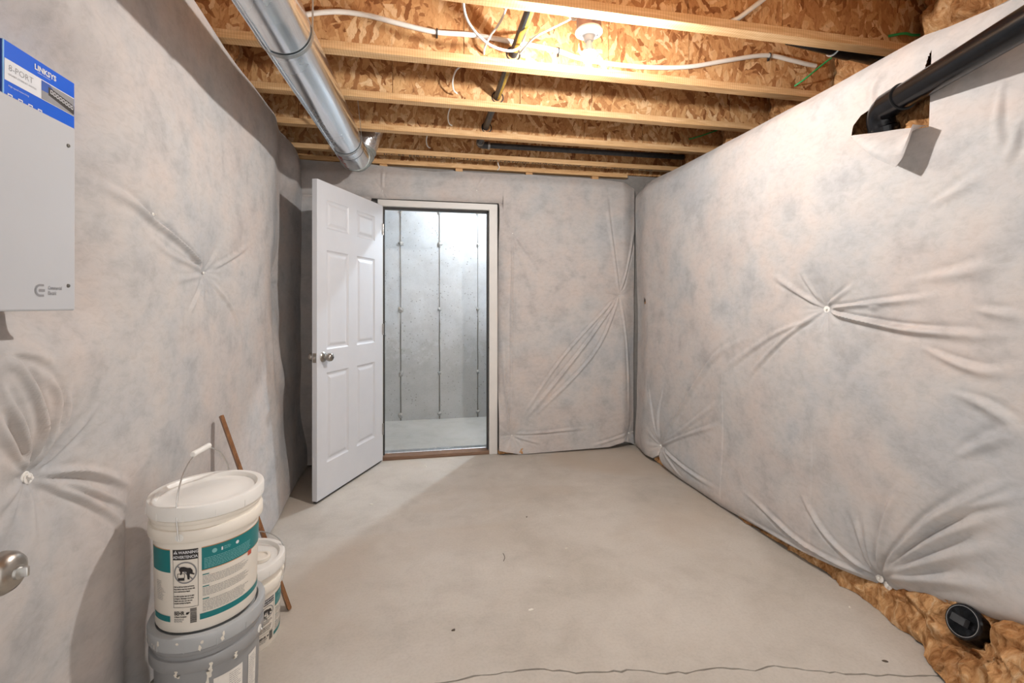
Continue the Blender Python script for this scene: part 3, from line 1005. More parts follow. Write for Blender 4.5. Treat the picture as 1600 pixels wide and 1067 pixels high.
def h_back(S, Z):
    H = 0.115 + waves(S, Z, 21, 0.010)
    H += radial(S, Z, PIN_B, 9) + fold_field(S, Z, FOLDS_BACK, PIN_B)
    H -= 0.07 * np.exp(-np.maximum(S - 0.625, 0) / 0.035) * (S > 0.5) * smoothstep(0.25, 0.6, Z) * smoothstep(2.05, 1.7, Z)
    H -= 0.05 * np.exp(-np.abs(Z - 2.112) / 0.03) * (S < 0.66)
    H -= 0.05 * smoothstep(2.27, 2.40, Z)
    H -= 0.06 * smoothstep(1.72, 1.88, S)
    return np.maximum(H, 0.02)


place_b = lambda s, z, h: (s, 3.872 - h, z)
blanket(BB, (-1.0, 1.86), 500, 390, zb_b, zt_b, h_back, place_b, holes=(DOORHOLE,))
for (s_, z_) in [(0.745, 1.861), (1.705, 1.339), (0.741, 0.156), (1.805, 0.114), (-0.314, 2.169), (0.44, 2.205), (-0.25, 2.20)][:6]:
    washer(BB, (s_, 3.88 - hv(h_back, s_, z_) - 0.004, z_), (0, -1, 0), 0.013)
fluff_grid('batt', BB, 26, 16, lambda u, v: ((0.635 + 0.20 * u, 3.80 - 0.03 * u + 0.02 * v, 0.004 + 0.07 * v), (0, -1, 0.3)), 0.02, 4.4, 22)

# --- loose batts stuffed into the joist bays over both walls
for i in range(1, 6):
    y0 = JY[i] + FL + 0.005; y1 = JY[i + 1] - 0.005
    if i == 1:
        w_ = 'fluffy brown insulation batt in the joist bay above the drain pipe'
    lab = {1: 'fluffy brown insulation batt in the joist bay above the black drain pipe', 2: 'brown insulation batt where the white plastic pipe ends at the wall', 3: 'brown insulation batt in the bay behind the white pipe joist',
           4: 'brown insulation batt in the bay with the loose green wire', 5: 'brown insulation batt in the bay where the black gas pipe ends'}[i]
    bt = empty('insulation_batt', (2.2, (y0 + y1) / 2, 2.30), lab, 'insulation', 'loose batts in the joist bays')
    def fn_b(u, v, y0=y0, y1=y1, i=i):
        y = y0 + (y1 - y0) * u
        z = 2.31 + 0.47 * v
        x = 2.27 - 0.09 * math.sin(v * math.pi) * math.sin(u * math.pi) + 0.06 * (v if i != 2 else v * 1.6)
        return (x, y, z), (-1, 0, 0)
    fluff_grid('tuft', bt, 40, 40, fn_b, 0.035, 3.1 * i, 12)
    lab = {1: 'brown insulation batt in the bay over the white wiring panel', 2: 'brown insulation batt by the duct, beside the first metal hanger', 3: 'brown insulation batt beside the middle of the metal duct',
           4: 'brown insulation batt beside the far duct hanger', 5: 'brown insulation batt behind the duct elbow'}[i]
    bt = empty('insulation_batt', (-1.1, (y0 + y1) / 2, 2.40), lab, 'insulation', 'loose batts in the joist bays')
    def fn_l(u, v, y0=y0, y1=y1, i=i):
        y = y0 + (y1 - y0) * u
        z = 2.42 + 0.37 * v
        x = -1.0 + 0.07 * math.sin(v * math.pi) * math.sin(u * math.pi) - 0.06 * v
        return (x, y, z), (1, 0, 0)
    fluff_grid('tuft', bt, 36, 32, fn_l, 0.035, 2.7 * i + 1, 12)


# ================================================================ DOORS
def door_leaf(root, Wd, Hd, T, rows, cols):
    """leaf in the root's own frame: hinge edge at x=0, panelled faces at y=0 and y=-T"""
    mb = MB()
    xb = sorted({0.0, Wd} | {c for p in cols for c in p})
    zb = sorted({0.0, Hd} | {c for p in rows for c in p})
    isp = lambda x, z: any(a - 1e-6 <= x <= b2 for a, b2 in cols) and any(a - 1e-6 <= z <= b2 for a, b2 in rows)
    for yy, flip in ((0.0, False), (-T, True)):
        for x0, x1 in zip(xb[:-1], xb[1:]):
            for z0, z1 in zip(zb[:-1], zb[1:]):
                if isp((x0 + x1) / 2, (z0 + z1) / 2): continue
                q = [(x0, yy, z0), (x0, yy, z1), (x1, yy, z1), (x1, yy, z0)]
                mb.add(q, [(0, 1, 2, 3) if not flip else (3, 2, 1, 0)])
    mb.add([(0, 0, 0), (0, -T, 0), (0, -T, Hd), (0, 0, Hd), (Wd, 0, 0), (Wd, -T, 0), (Wd, -T, Hd), (Wd, 0, Hd)],
           [(0, 3, 2, 1), (4, 5, 6, 7), (0, 1, 5, 4), (3, 7, 6, 2)])
    mb.build('leaf', 'door_paint', root, world=False)
    for x0, x1 in cols:
        for z0, z1 in rows:
            p = MB()
            for yy, sgn in ((0.0, 1), (-T, -1)):
                rings = [(0, 0.0), (0.006, -0.0045), (0.014, -0.0075), (0.022, -0.0075), (0.038, -0.0020), (0.046, -0.0012)]
                vv = []
                for ins, d in rings:
                    y_ = yy + sgn * d
                    vv += [(x0 + ins, y_, z0 + ins), (x0 + ins, y_, z1 - ins), (x1 - ins, y_, z1 - ins), (x1 - ins, y_, z0 + ins)]
                ff = []
                for r in range(len(rings) - 1):
                    for k in range(4):
                        a = r * 4 + k; c = r * 4 + (k + 1) % 4
                        ff.append((a, c, c + 4, a + 4) if sgn > 0 else (a + 4, c + 4, c, a))
                l = (len(rings) - 1) * 4
                ff.append((l, l + 1, l + 2, l + 3) if sgn > 0 else (l + 3, l + 2, l + 1, l))
                p.add(vv, ff)
            p.build('panel', 'door_paint', root, world=False)


def knob(root, x, z, y0, sgn, lock=False, sc=1.0):
    ax = (0, sgn, 0)
    k = MB().lathe([(0.0, 0.0), (0.0335, 0.0), (0.0335, 0.003), (0.029, 0.008), (0.020, 0.011), (0.0125, 0.014), (0.011, 0.026), (0.0135, 0.030)], (x, y0, z), 32, ax)
    ro = k.build('knob_rose', 'nickel', root, world=False)
    kb = MB().lathe([(0.012, 0.028), (0.018, 0.031), (0.0245, 0.037), (0.0275, 0.046), (0.0265, 0.056), (0.0225, 0.063), (0.016, 0.067), (0.0, 0.0685)], (x, y0, z), 36, ax)
    kn = kb.build('knob', 'nickel', root, world=False)
    if lock:
        MB().lathe([(0.0, 0.066), (0.0095, 0.066), (0.009, 0.071), (0.0, 0.072)], (x, y0, z), 20, ax).box((x - 0.0024, y0 + sgn * 0.079 - 0.001, z - 0.0065), (x + 0.0024, y0 + sgn * 0.070 + 0.002, z + 0.0065), 0.0015).build('thumb_turn', 'wire', kn, world=False)


HINGE = (-0.315, 3.795, 0.018)
D1 = empty('door_1', HINGE, 'white six-panel door standing open beside the doorway', 'door', kind='structure', rz=math.radians(-114.6))
Wd, Hd = 0.808, 2.035
door_leaf(D1, Wd, Hd, 0.035, [(0.215, 0.80), (0.95, 1.595), (1.735, 1.925)], [(0.115, 0.362), (0.463, 0.710)])
knob(D1, Wd - 0.062, 0.905, 0.0, 1)
knob(D1, Wd - 0.062, 0.905, -0.035, -1)
MB().box((Wd - 0.0005, -0.030, 0.875), (Wd + 0.0015, -0.005, 0.935), 0.0005).build('latch_plate', 'nickel', D1, world=False)
MB().box((Wd, -0.023, 0.896), (Wd + 0.009, -0.012, 0.914), 0.002).build('latch_bolt', 'wire', D1, world=False)
for hz in (0.20, 1.0, 1.80):
    MB().lathe([(0.0, 0), (0.006, 0), (0.006, 0.09), (0.0, 0.09)], (-0.004, 0.004, hz), 12).build('hinge', 'nickel', D1, world=False)
MB().box((0.004, -0.028, -0.012), (Wd - 0.004, -0.007, 0.0)).build('door_sweep', 'weatherstrip', D1, world=False)

# frame of that doorway
T1 = empty('trim_1', (0.12, 3.80, 0), 'white painted door frame with dark weatherstrip and brown sill', 'door frame', kind='structure')
FX0, FX1, FZ = -0.355, 0.622, 2.108
MB().box((FX1 - 0.070, 3.815, 0.0), (FX1, 3.995, FZ), 0.003).build('jamb', 'frame_paint', T1)
MB().box((FX0, 3.815, 0.0), (FX0 + 0.04, 3.995, FZ), 0.003).build('jamb', 'frame_paint', T1)
MB().box((FX0, 3.8145, FZ - 0.052), (FX1, 3.995, FZ), 0.003).build('head', 'frame_paint', T1)
MB().box((FX1 - 0.083, 3.855, 0.035), (FX1 - 0.070, 3.90, FZ - 0.052)).build('weatherstrip', 'weatherstrip', T1)
MB().box((FX0 + 0.04, 3.855, FZ - 0.066), (FX1 - 0.070, 3.90, FZ - 0.052)).build('weatherstrip', 'weatherstrip', T1)
MB().box((FX0 + 0.04, 3.855, 0.035), (FX0 + 0.052, 3.90, FZ - 0.066)).build('weatherstrip', 'weatherstrip', T1)
MB().box((FX0 + 0.04, 3.822, 0.0), (FX1 - 0.070, 3.992, 0.028), 0.003).build('sill', 'sill_wood', T1)
MB().box((FX0 + 0.04, 3.90, 0.028), (FX1 - 0.070, 3.975, 0.037), 0.003).build('sill_cap', 'galvanised', T1)
MB().box((FX1 - 0.0715, 3.832, 0.885), (FX1 - 0.0695, 3.855, 0.945), 0.0005).build('strike_plate', 'nickel', T1)

# the door the photographer came through, folded back against the left wall: its knob reaches into view
D2 = empty('door_2', (-0.628, -0.03, 0.018), 'white door opened back along the left wall with a nickel locking knob', 'door', kind='structure', rz=math.radians(90.0))
# local +x runs along world +y, local -y faces world +x
door_leaf(D2, 0.762, 2.035, 0.035, [(0.215, 0.80), (0.95, 1.595), (1.735, 1.925)], [(0.11, 0.33), (0.43, 0.65)])
knob(D2, 0.762 - 0.012, 0.884, -0.035, -1, lock=True)

# ================================================================ CEILING SERVICES
# bare bulb
LX, LY = 0.70, 1.862
lf = empty('ceiling_light', (LX, LY, 2.42), 'white porcelain lamp holder with a lit bare bulb under the joists', 'ceiling light')
MB().lathe([(0.0, 0.075), (0.050, 0.075), (0.052, 0.070), (0.053, 0.008), (0.050, 0.0), (0.0, 0.0)], (LX, LY, 2.43), 40).build('junction_box', 'box_plastic', lf)
hd = MB().lathe([(0.0, 0.012), (0.056, 0.012), (0.0585, 0.008), (0.0575, 0.002), (0.045, -0.004), (0.032, -0.008), (0.0225, -0.014), (0.0205, -0.030), (0.018, -0.034), (0.0, -0.034)], (LX, LY, 2.42), 48).build('lamp_holder', 'porcelain', lf)
MB().lathe([(0.0, 0), (0.003, 0), (0.0035, -0.003), (0.0, -0.004)], (LX + 0.036, LY - 0.008, 2.4135), 10).build('screw', 'screw', hd)
MB().lathe([(0.0, 0), (0.003, 0), (0.0035, -0.003), (0.0, -0.004)], (LX - 0.036, LY + 0.008, 2.4135), 10).build('screw', 'screw', hd)
v, fc = text2d('660W', 0.014, 'CENTER', bold=0.0003)
MB().add([(LX + 0.006 + p[0], LY - 0.041 - p[1] * 0.8, 2.4148 - 0.0) for p in v], fc).build('lettering', 'ink_grey', hd)['kind'] = 'stuff'
MB().lathe([(0.013, -0.030), (0.0135, -0.045), (0.0165, -0.056), (0.0225, -0.066), (0.0285, -0.078), (0.0302, -0.084)], (LX, LY, 2.42), 36).build('bulb_base', 'porcelain', lf)
MB().lathe([(0.0295, -0.0835), (0.0308, -0.092), (0.0292, -0.106), (0.0225, -0.1185), (0.011, -0.1255), (0.0, -0.127)], (LX, LY, 2.42), 36).build('bulb', 'bulb', lf)

# cold room light
cf = empty('ceiling_light', (1.0, 4.68, 2.795), 'lamp holder with a lit cool white bulb in the cold room', 'ceiling light')
MB().lathe([(0.0, 0.0), (0.056, 0.0), (0.057, -0.01), (0.03, -0.02), (0.021, -0.045), (0.0, -0.045)], (1.0, 4.68, 2.7955), 32).build('lamp_holder', 'porcelain', cf)
MB().lathe([(0.015, -0.045), (0.022, -0.062), (0.0305, -0.09), (0.022, -0.115), (0.0, -0.124)], (1.0, 4.68, 2.795), 28).build('bulb', 'cold_bulb', cf)

# round metal duct
dz0, dz1 = Vector((-0.556, -0.7, 2.227)), Vector((-0.468, 3.36, 2.300))
dd = (dz1 - dz0).normalized()
DUCT = empty('air_duct', (-0.52, 1.8, 2.26), 'round shiny galvanised air duct with elbow hung under the joists', 'duct')
def on(y): return dz0 + dd * ((y - dz0.y) / dd.y)
RD = 0.1
def duct_sec(y0, y1, r, extra=()):
    mb = MB()
    n_ = 40
    a, c = on(y0), on(y1)
    mb.tube([a + (c - a) * (k / n_) for k in range(n_ + 1)], r, 48, cap=False)
    return mb
duct_sec(-0.7, 1.62, RD).build('duct_section', 'galvanised', DUCT)
duct_sec(1.60, 3.14, RD * 0.988).build('duct_section', 'galvanised', DUCT)
duct_sec(3.12, 3.37, RD).build('duct_section', 'galvanised', DUCT)
e1 = Vector((1, 0, 0)); e1 = (e1 - dd * e1.dot(dd)).normalized(); e2 = dd.cross(e1)  # e2 points down or up
if e2.z < 0: e2 = -e2
def duct_pt(y, ang, r):     # ang measured from +x towards +z
    return on(y) + e1 * (r * math.cos(ang)) + e2 * (r * math.sin(ang))
for ang, y0, y1, rr in ((math.radians(232), -0.7, 3.12, 0.004), (math.radians(244), -0.7, 2.9, 0.003)):
    MB().tube([duct_pt(y0 + (y1 - y0) * k / 60, ang + 0.02 * math.sin(k * 0.4), RD + 0.0005) for k in range(61)], rr, 6).build('seam', 'galvanised', DUCT)
# crimped rings and elbow
MB().tube([duct_pt(3.362, a * math.pi / 18, RD + 0.001) for a in range(36)], 0.004, 8, closed=True).build('rolled_bead', 'duct_collar', DUCT)
el = []
A0 = on(3.37)
turn = Vector((0.35, 0.0, 0.94)).normalized()
for k in range(15):
    a = math.pi / 2 * k / 14
    el.append(A0 + dd * (0.115 * math.sin(a)) + turn * (0.115 * (1 - math.cos(a))))
MB().tube(el, RD * 0.985, 40, cap=False).build('elbow', 'duct_collar', DUCT)
for k in (4, 7, 10, 13):
    t_ = (el[min(k + 1, 14)] - el[k - 1]).normalized()
    o1 = t_.orthogonal().normalized(); o2 = t_.cross(o1)
    MB().tube([el[k] + o1 * (RD * math.cos(q * math.pi / 18)) + o2 * (RD * math.sin(q * math.pi / 18)) for q in range(36)], 0.003, 6, closed=True).build('gore_ring', 'strap', DUCT)
top_ = el[-1]
MB().tube([top_ + turn * t for t in (-0.01, 0.04, 0.09, 0.13, 0.2)], [RD * 0.95, RD * 0.97, RD * 0.93, RD * 0.95, RD * 0.95], 36, cap=False).build('taped_collar', 'foil', DUCT)
# hanger straps: a band around the duct with two tails up to the joists
for ys, yj in ((1.815, 1.80), (3.00, 2.76)):
    mb = MB()
    w = 0.012
    pts = []
    xr = on(ys).x
    zj = ZC + 0.02
    angs = [math.radians(a) for a in range(168, 373, 6)]
    pl_ = [duct_pt(ys, a, RD + 0.002) for a in angs]
    left = Vector((pl_[0].x - 0.004, ys + (yj - ys) * 0.85, zj)); right = Vector((pl_[-1].x + 0.004, ys + (yj - ys) * 0.85, zj))
    pth = [left] + pl_ + [right]
    for rad in (0.0, 0.0012):
        pass
    va = [p + Vector((0, -w, 0)) for p in pth]; vb = [p + Vector((0, w, 0)) for p in pth]
    ctr = on(ys)
    off = [((p - ctr) - dd * (p - ctr).dot(dd)).normalized() * 0.0016 for p in pth]
    n_ = len(pth)
    mb.add(va + vb + [p + q for p, q in zip(va, off)] + [p + q for p, q in zip(vb, off)],
           [(k, k + 1, n_ + k + 1, n_ + k) for k in range(n_ - 1)] + [(2 * n_ + k, 3 * n_ + k, 3 * n_ + k + 1, 2 * n_ + k + 1) for k in range(n_ - 1)]
           + [(k, 2 * n_ + k, 2 * n_ + k + 1, k + 1) for k in range(n_ - 1)] + [(n_ + k, n_ + k + 1, 3 * n_ + k + 1, 3 * n_ + k) for k in range(n_ - 1)], True)
    mb.build('hanger_strap', 'strap', DUCT)
# printing along the duct
def duct_text(body, size, y0, y1, angc, mat, nm='lettering'):
    v, fc = text2d(body, size, bold=0.0006)
    xm = max(p[0] for p in v)
    MB().add([duct_pt(y0 + (y1 - y0) * (p[0] / xm), angc - p[1] / RD, RD + 0.0016) for p in v], [f_[::-1] for f_ in fc]).build(nm, mat, DUCT)['kind'] = 'stuff'
duct_text('SNAPLOCK 8 IN 30 GA', 0.035, 2.30, 2.85, math.radians(262), 'ink_grey')
duct_text('8" x 60" PIPE', 0.040, 3.36, 3.08, math.radians(250), 'ink_red')

# white plastic pipe clipped to the joist web
WP = [(-0.70, 2.44), (-0.624, 2.53), (-0.556, 2.577), (-0.405, 2.616), (-0.264, 2.618), (-0.119, 2.597), (0.06, 2.575), (0.245, 2.581), (0.468, 2.568), (0.666, 2.551), (0.785, 2.525), (0.976, 2.512),
      (1.192, 2.517), (1.415, 2.543), (1.647, 2.601), (1.887, 2.654), (2.052, 2.643), (2.15, 2.632), (2.212, 2.628)]
yw = JY[3] + FL / 2 - 0.0055
wp = empty('plastic_pipe', (0.7, yw - 0.012, 2.55), 'long bowed white plastic pipe clipped along a joist web', 'pipe')
MB().tube(catmull([(x, yw - 0.013, z) for x, z in WP[1:]], 6), 0.0118, 14).build('pipe', 'white_pvc', wp)
for x, z in ((0.069, 2.576), (0.679, 2.549), (1.907, 2.653)):
    MB().tube([(x, yw - 0.013 + 0.0135 * math.cos(a), z + 0.0145 * math.sin(a)) for a in [k * math.pi / 12 for k in range(24)]], 0.003, 8, closed=True).box((x - 0.004, yw - 0.012, z - 0.024), (x + 0.004, yw, z - 0.012)).build('clip', 'black_plastic', wp)

def cable(name, pts, r, mat, label, cat='cable', group=None):
    o = MB().tube(catmull(pts, 7), r, 10).build(name, mat)
    return tag(o, label, cat, group)
cable('electrical_cable', [(0.145, 1.79, 2.66), (0.165, 1.93, 2.58), (0.186, 2.0, 2.518), (0.234, 2.03, 2.468), (0.305, 2.05, 2.430), (0.391, 2.08, 2.432), (0.44, 2.10, 2.46), (0.47, 2.14, 2.52), (0.49, 2.22, 2.60), (0.50, 2.255, 2.62)], 0.0058, 'cable_white', 'white electrical cable sagging in a loop by the gas pipe')
cable('electrical_cable', [(0.42, 1.80, 2.72), (0.40, 2.02, 2.68), (0.365, 2.12, 2.60), (0.320, 2.18, 2.55), (0.298, 2.22, 2.512), (0.30, 2.262, 2.50)], 0.0055, 'cable_white', 'short white electrical cable dropping behind the sagging loop')
cable('electrical_cable', [(0.46, 2.16, 2.47), (0.49, 1.99, 2.452), (0.554, 1.94, 2.470), (0.612, 1.90, 2.486), (0.650, 1.87, 2.495)], 0.0045, 'cable_white', 'white electrical cable feeding the lamp box')
cable('electrical_cable', [(0.585, 1.805, 2.50), (0.605, 1.86, 2.497), (0.635, 1.89, 2.49), (0.656, 1.878, 2.485)], 0.0042, 'cable_white', 'stub of white cable entering the lamp box from the joist')
for y, x, lab in ((2.262, 0.20, 'white cable end hanging behind the white plastic pipe joist'), (2.75, 0.20, 'thin white cable end poking through the second joist'), (3.24, 0.06, 'thin white cable end near the gas pipe elbow'), (3.74, 0.62, 'thin white cable end above the door wall')):
    yy = y + 0.03
    yb = y + 0.44 if y < 3.7 else 3.80
    cable('electrical_cable', [(x, yb, 2.50), (x - 0.022, yb - 0.03, 2.505), (x - 0.03, yb - 0.07, 2.54), (x - 0.012, yb - 0.10, 2.585), (x + 0.03, yb - 0.13, 2.61), (x + 0.06, yb - 0.22, 2.61), (x + 0.07, yy, 2.60)] if y < 3.7 else [(x, 3.80, 2.392), (x + 0.012, 3.785, 2.41), (x, 3.775, 2.44), (x, 3.76, 2.50)], 0.0045, 'cable_white', lab)
o = MB().tube([(1.305, yw - 0.487, 2.480), (1.342, yw - 0.50, 2.497), (1.475, yw - 0.52, 2.60), (1.56, yw - 0.52, 2.67), (1.60, yw - 0.487, 2.70)], 0.0105, 12).build('plastic_pipe', 'white_pvc')
tag(o, 'short white plastic pipe slanting across the web of the joist that carries the bulb', 'pipe')

cable('ground_wire', [(2.14, 1.765, 2.515), (2.20, 1.74, 2.520), (2.25, 1.745, 2.522), (2.30, 1.75, 2.53)], 0.0058, 'green_wire', 'green wire above the blanket over the drain pipe', 'wire')
cable('ground_wire', [(2.085, 2.255, 2.506), (2.12, 2.21, 2.535), (2.20, 2.19, 2.602), (2.27, 2.16, 2.66)], 0.0048, 'green_wire', 'green wire slanting down beside the end of the white plastic pipe', 'wire')
cable('ground_wire', [(2.03, 3.225, 2.545), (2.10, 3.19, 2.560), (2.20, 3.17, 2.595), (2.27, 3.15, 2.62)], 0.0048, 'green_wire', 'dim green wire end far along the right wall', 'wire')

# gas pipe through the webs, with an elbow and a run along the last bay
GX, GZ, GY = 0.447, 2.515, 3.575
gp = empty('gas_pipe', (GX, 2.6, GZ), 'black iron gas pipe with a yellow stripe, elbow and cross run', 'pipe')
MB().tube([(GX + 0.01, -0.6, GZ), (GX + 0.01, 1.2, GZ), (GX, 2.2, GZ), (GX - 0.01, GY - 0.04, GZ)], 0.0215, 20).build('pipe', 'iron', gp)
MB().tube([(GX + 0.04, GY, GZ), (2.20, GY, GZ + 0.012)], 0.0215, 20).build('pipe', 'iron', gp)
eb = MB().tube([(GX - 0.01, GY - 0.075, GZ), (GX - 0.01, GY - 0.035, GZ), (GX - 0.002, GY - 0.012, GZ), (GX + 0.018, GY, GZ), (GX + 0.045, GY, GZ), (GX + 0.075, GY, GZ)], 0.0275, 20)
eb.build('elbow', 'iron', gp)
MB().tube([(GX + 0.058 + 0.016 * k, GY, GZ) for k in range(2)], 0.0305, 20).build('elbow_band', 'strap', gp)
MB().tube([(GX - 0.01, GY - 0.078, GZ), (GX - 0.01, GY - 0.062, GZ)], 0.0305, 20).build('elbow_band', 'strap', gp)
ys_ = MB()
for y0, y1 in ((1.0, 2.2), (2.3, 2.72)):
    n_ = 24
    vv = []
    for k in range(n_ + 1):
        y = y0 + (y1 - y0) * k / n_
        cx = GX if y > 2.0 else GX + 0.006
        for a in range(5):
            an = math.radians(-124 + a * 15 + 3 * math.sin(k * 1.7))
            vv.append((cx + 0.022 * math.cos(an), y, GZ + 0.022 * math.sin(an)))
    ys_.add(vv, [(k * 5 + a, k * 5 + a + 1, (k + 1) * 5 + a + 1, (k + 1) * 5 + a) for k in range(n_) for a in range(4)], True)
ys_.build('yellow_stripe', 'yellow_ink', gp)['kind'] = 'stuff'
# black rings laid on the webs stand in for the pipe holes' shade
for i in (2, 3, 4, 5):
    MB().tube([(GX + 0.034 * math.cos(a), JY[i] + FL / 2 - 0.0065, GZ + 0.034 * math.sin(a)) for a in [k * math.pi / 10 for k in range(20)]], 0.004, 6, closed=True).build('hole_shade_ring', 'black_plastic', gp)

# ABS drain on the right wall
dp = empty('drain_pipe', (1.72, 1.3, 2.06), 'thick glossy black drain pipe with an elbow at the torn blanket', 'pipe')
PA = Vector((1.832, 1.545, 2.050)); PB = Vector((1.665, 0.99, 2.048)); PC = Vector((1.30, -0.22, 2.045))
RP = 0.046
dr = (PB - PA).normalized()
MB().tube([PA + dr * 0.07, PB, PC], RP, 40).build('pipe', 'abs', dp)
MB().tube([PA + dr * 0.045, PA + dr * 0.128], RP + 0.0055, 40).build('hub', 'abs', dp)
MB().tube([PA + dr * 0.1285 + Vector((0, 0, 0)), PA + dr * 0.1295], [RP + 0.0062, RP + 0.0062], 40).build('hub_lip', 'black_plastic', dp)
dn = Vector((0.26, 0.03, -1)).normalized()
ctl = []
for k in range(13):
    t = k / 12
    p0 = PA + dr * 0.065; p1 = PA - dr * 0.015 + Vector((0.0, 0.005, 0.003)); p2 = PA + dn * 0.075
    ctl.append(p0 * (1 - t) ** 2 + p1 * 2 * t * (1 - t) + p2 * t * t)
MB().tube(ctl, RP + 0.002, 40).build('elbow', 'abs', dp)
MB().tube([ctl[-1] - dn * 0.006, ctl[-1] + dn * 0.030], RP + 0.0055, 40).build('hub', 'abs', dp)
MB().tube([ctl[-1] + dn * 0.02, ctl[-1] + dn * 0.06], RP - 0.001, 36).build('pipe', 'iron', dp)

bp = empty('drain_pipe', (1.9, 1.86, 2.47), 'black drain pipe with a coupling lying behind the bulb joist', 'pipe')
b0 = Vector((1.68, 1.84, 2.505)); b1 = Vector((2.34, 1.89, 2.475)); bd = (b1 - b0).normalized()
MB().tube([b0, b1], 0.036, 28).build('pipe', 'abs', bp)
MB().tube([b0 + bd * 0.26, b0 + bd * 0.36], 0.041, 28).build('coupling', 'abs', bp)
MB().tube([b0 + bd * 0.255, b0 + bd * 0.259], 0.0415, 28).build('coupling_lip', 'strap', bp)

# cleanout plug in the wool at the foot of the right wall
ca = Vector((-0.80, 0.10, 0.42)).normalized()
cp_ = empty('cleanout_plug', (1.79, 1.21, 0.19), 'round black cleanout plug sticking out of the loose brown insulation', 'plug')
c0 = Vector((1.783, 1.217, 0.193))
MB().lathe([(0.0, -0.06), (0.056, -0.06), (0.056, 0.0), (0.052, 0.005), (0.049, 0.005)], c0, 40, ca).build('collar', 'abs', cp_)
MB().lathe([(0.0485, 0.004), (0.0480, 0.0062), (0.0468, 0.0062), (0.0463, 0.004)], c0, 40, ca).build('rim', 'abs_edge', cp_)
MB().lathe([(0.0, 0.001), (0.0495, 0.001), (0.049, 0.005), (0.0, 0.005)], c0, 40, ca).build('cap', 'abs', cp_)
u1 = Vector((0, 1, 0)); u1 = (u1 - ca * u1.dot(ca)).normalized(); u2 = ca.cross(u1)
nb = MB()
def pl3(a, c, h): return c0 + u1 * a + u2 * c + ca * h
q = [(-0.022, -0.012), (0.026, -0.012), (0.026, 0.014), (-0.022, 0.014)]
nb.add([pl3(a, c, 0.006) for a, c in q] + [pl3(a * 0.9, c * 0.9, 0.022) for a, c in q], [(0, 1, 5, 4), (1, 2, 6, 5), (2, 3, 7, 6), (3, 0, 4, 7), (4, 5, 6, 7)])
nb.build('wrench_nub', 'iron', cp_)

# ================================================================ WIRING PANEL AND CARTON
XP = -0.80
mp_ = empty('wiring_panel', (-0.85, 1.0, 1.243), 'white enamelled steel wiring panel mounted on the left insulation blanket', 'panel')
MB().box((-0.905, 0.70, 1.249), (XP - 0.012, 1.246, 1.664), 0.003).build('body', 'enamel_edge', mp_)
cv = MB().box((XP - 0.012, 0.695, 1.243), (XP, 1.252, 1.670), 0.004)
cover = cv.build('cover', 'enamel', mp_)
def scr(y, z):
    return MB().lathe([(0.0, 0.0), (0.0045, 0.0), (0.004, 0.002), (0.0, 0.0025)], (XP, y, z), 14, (1, 0, 0)).build('screw', 'screw', cover)
for z in (1.622, 1.300):
    scr(1.229, z); scr(0.72, z)
# logo: a rounded square bracket with a bar, then two words
def pface(a, c, y0, z0): return (XP + 0.0006, y0 + a, z0 + c)
lg = MB()
o_r, i_r, hh = 0.0135, 0.0088, 0.0
arc = []
for k in range(17):
    a = math.radians(90 + 180 * k / 16)
    arc.append((math.cos(a), math.sin(a)))
vv = [(0.010, o_r)] + [(o_r * 1.0 * x, o_r * y) for x, y in arc] + [(0.010, -o_r)]
wv = [(0.010, i_r)] + [(i_r * x, i_r * y) for x, y in arc] + [(0.010, -i_r)]
n_ = len(vv)
lg.add([pface(a, c, 1.150, 1.287) for a, c in vv + wv], [(k, k + 1, n_ + k + 1, n_ + k) for k in range(n_ - 1)])
v, fc = flat_rect(-0.003, -0.0028, 0.0125, 0.0028)
lg.add([pface(a, c, 1.150, 1.287) for a, c in v], fc)
lg.build('logo', 'ink_pale', cover)['kind'] = 'stuff'
for j, wd in enumerate(('Commercial', 'Electric')):
    v, fc = text2d(wd, 0.0115, bold=0.0002)
    MB().add([pface(a * 0.68, c, 1.171, 1.2895 - j * 0.0115) for a, c in v], fc).build('lettering', 'ink_pale', cover)['kind'] = 'stuff'

cb0 = 1.6705
CX = -0.866
carton = empty('switch_carton', (-0.89, 1.25, cb0), 'blue and white network switch carton standing on the white wiring panel', 'carton')
Y0, Y1, HC = 1.150, 1.352, 0.1465
MB().box((CX - 0.05, Y0, cb0), (CX, Y1, cb0 + HC), 0.0012).build('box', 'carton_blue', carton)
def cf_(a, c): return (CX + 0.0006, Y0 + a, cb0 + c)
def cprint(shapes, mat, nm, d=0.0):
    mb = MB()
    for v, fc in shapes:
        mb.add([(CX + 0.0006 + d, Y0 + a, cb0 + c) for a, c in v], fc)
    o = mb.build(nm, mat, carton)
    if len(shapes) > 1 or nm == 'lettering': o['kind'] = 'stuff'
    return o
Wc = Y1 - Y0
cprint([flat_rect(0.003, 0.062, Wc - 0.003, 0.108)], 'carton_white', 'white_band')
cprint([([(0.098, 0.063), (Wc - 0.003, 0.063), (Wc - 0.003, 0.106), (0.098, 0.106)], [(0, 1, 2, 3)])], 'ink_pale', 'photo_ground', 0.0002)
cprint([([(0.098, 0.083), (0.150, 0.085), (0.122, 0.106), (0.098, 0.106)], [(0, 1, 2, 3)])], 'ink_blue', 'photo_corner', 0.0003)
cprint([([(0.118, 0.080), (0.196, 0.066), (Wc - 0.003, 0.068), (Wc - 0.003, 0.087), (0.186, 0.090), (0.118, 0.100)], [(0, 1, 2, 3, 4, 5)])], 'ink_black', 'switch_picture', 0.0004)
prt = []
for k in range(8):
    x_ = 0.124 + k * 0.0092
    zc = 0.0905 - k * 0.0013
    v, fc = flat_rect(x_, zc - 0.0045, x_ + 0.007, zc + 0.0045)
    prt.append((v, fc))
